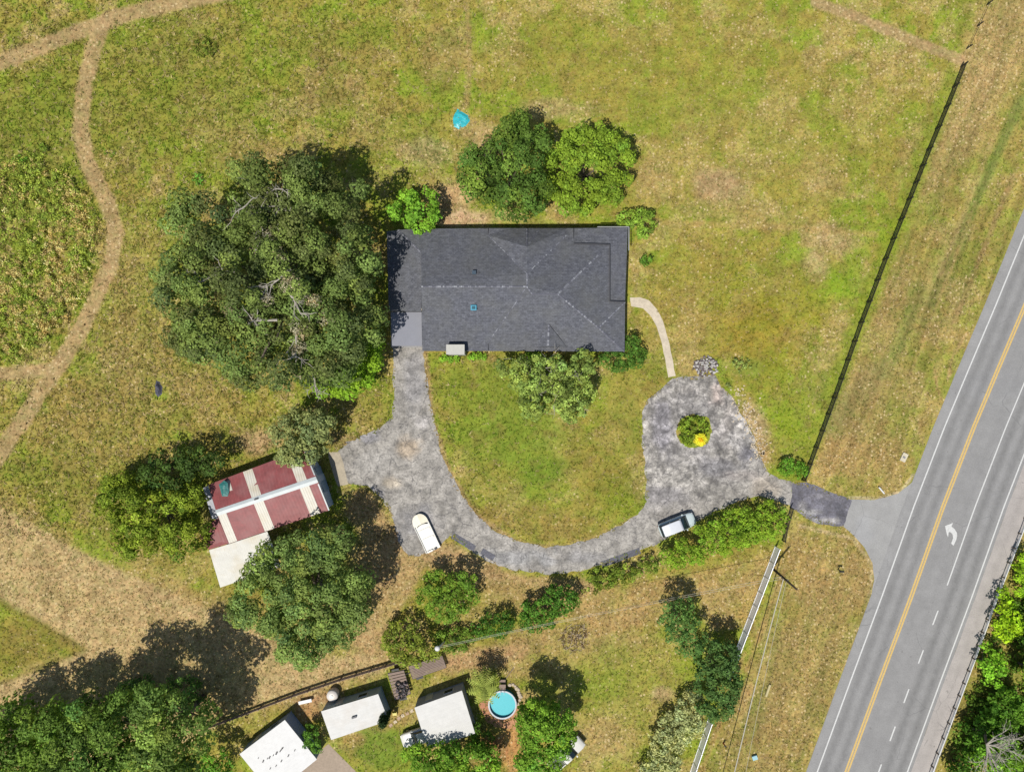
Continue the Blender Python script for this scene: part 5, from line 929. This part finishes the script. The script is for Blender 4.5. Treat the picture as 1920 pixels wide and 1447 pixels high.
for a in (-.7,.7): MB().box((c_[0]+a*math.cos(.22),c_[1]+a*math.sin(.22),.24),(.08,.36,.48),.22).build('leg',WHITE,T)
# verge items
c_=P2(1694,857); T=thing('utility_box','pale concrete pad with a small grey cover on the verge','utility box',(*c_,0)); MB().box((c_[0],c_[1],.10),(.72,1.15,.2),-.45).build('pad',m_plain('pad_concrete',C(222,212,186),.8),T); MB().box((c_[0]-.05,c_[1],.24),(.3,.24,.1),-.45).build('cover',GRP,T)
a=Vector(P(1648,913,.3)); b=Vector(P(1658,925,.08)); o=MB().tube([a,b],.1,8).build('marker_post',WHITE); tag(o,'fallen white post near the driveway mouth','post')
c_=P2(1571,1067); T=thing('mailbox','dark mailbox on a post in the verge below the driveway','mailbox',(*c_,0)); MB().box((c_[0],c_[1],.5),(.1,.1,1.0)).build('post',POLE,T); MB().rings([[(c_[0]+x,c_[1]+.12*math.cos(t),1.08+.13*math.sin(t)) for t in np.linspace(0,2*math.pi,13)[:-1]] for x in (-.28,.28)]).build('box',BLACK,T)
a=Vector(P(1444,1283,.15)); b=Vector(P(1436,1305,.15)); o=MB().tube([a,b],.16,10).build('drain_pipe',m_plain('pale_pipe',C(212,198,148),.7)); tag(o,'pale pipe lying in the verge grass','pipe')
c_=P2(1414,1418); T=thing('meter_box','small pale blue utility cover in the verge','utility box',(*c_,0)); MB().box((c_[0],c_[1],.15),(.62,.5,.3),.3).build('body',m_plain('blue_plastic',C(150,196,206),.5),T,bevel=.03); MB().box((c_[0],c_[1],.32),(.66,.54,.04),.3).build('lid',m_plain('blue_lid',C(170,214,222),.5),T)
c_=P2(1356,1392); T=thing('red_marker','short red post with a dark cap by the lower white fence','post',(*c_,0)); MB().tube([(c_[0],c_[1],0),(c_[0],c_[1],.8)],.09,8).build('post',m_plain('red_paint',C(176,60,44),.5),T); MB().lathe((c_[0],c_[1],.8),[(.12,0),(.12,.1),(.02,.14)],10).build('cap',BLACK,T)
# brush and rubble piles
def twigs(name,label,cat,px,py,r,n,cols,h=.5):
    c_=P2(px,py); T=thing(name,label,cat,(*c_,0))
    for j,(cl,nm) in enumerate(cols):
        m=MB()
        for k in range(n):
            a=rng.uniform(0,6.28); rr=r*math.sqrt(rng.random()); p=Vector((c_[0]+rr*math.cos(a),c_[1]+rr*math.sin(a),rng.uniform(.03,h*(1-rr/r*.7)))); b=rng.uniform(0,6.28); L=rng.uniform(.2,.6)
            m.tube([p,p+Vector((math.cos(b)*L,math.sin(b)*L,rng.uniform(-.03,.15)))],rng.uniform(.02,.045),4)
        m.build(nm,m_plain(nm+'_wood',C(*cl),.9),T)['kind']='stuff'
twigs('brush_pile','heap of cut brown and grey branches in the south yard','brush pile',1078,1196,1.9,90,(((112,84,66),'twigs'),((186,168,140),'dry_sticks')))
T=thing('rubble_pile','heap of broken grey and white concrete at the top of the turning circle','rubble',(*P2(1322,686),0))
for cl,nm in (((200,196,190),'white_chunks'),((120,108,108),'grey_chunks')):
    m=MB()
    for k in range(80):
        a=rng.uniform(0,6.28); rr=math.sqrt(rng.random()); p=P2(1322+24*rr*math.cos(a),687+19*rr*math.sin(a)); z=.32*(1-rr)+.05
        m.box((p[0],p[1],z),tuple(rng.uniform(.08,.34,3)),tilt=Matrix.Rotation(rng.uniform(0,3),3,'X')@Matrix.Rotation(rng.uniform(0,3),3,'Z'))
    m.build(nm,m_plain(nm,C(*cl),.9),T)['kind']='stuff'
# broken asphalt crumbs beside the turning circle
m=MB()
for k in range(220):
    t=rng.random(); p=P2(1385+45*t+rng.normal()*9,735+120*t+rng.normal()*10); m.box((p[0],p[1],.02),tuple(rng.uniform(.06,.28,2))+(.05,),rng.uniform(0,3))
tag(m.build('broken_asphalt',m_plain('asphalt_crumbs',C(224,206,176),.9)),'pale crumbs of broken asphalt scattered right of the turning circle','rubble',kind='stuff')
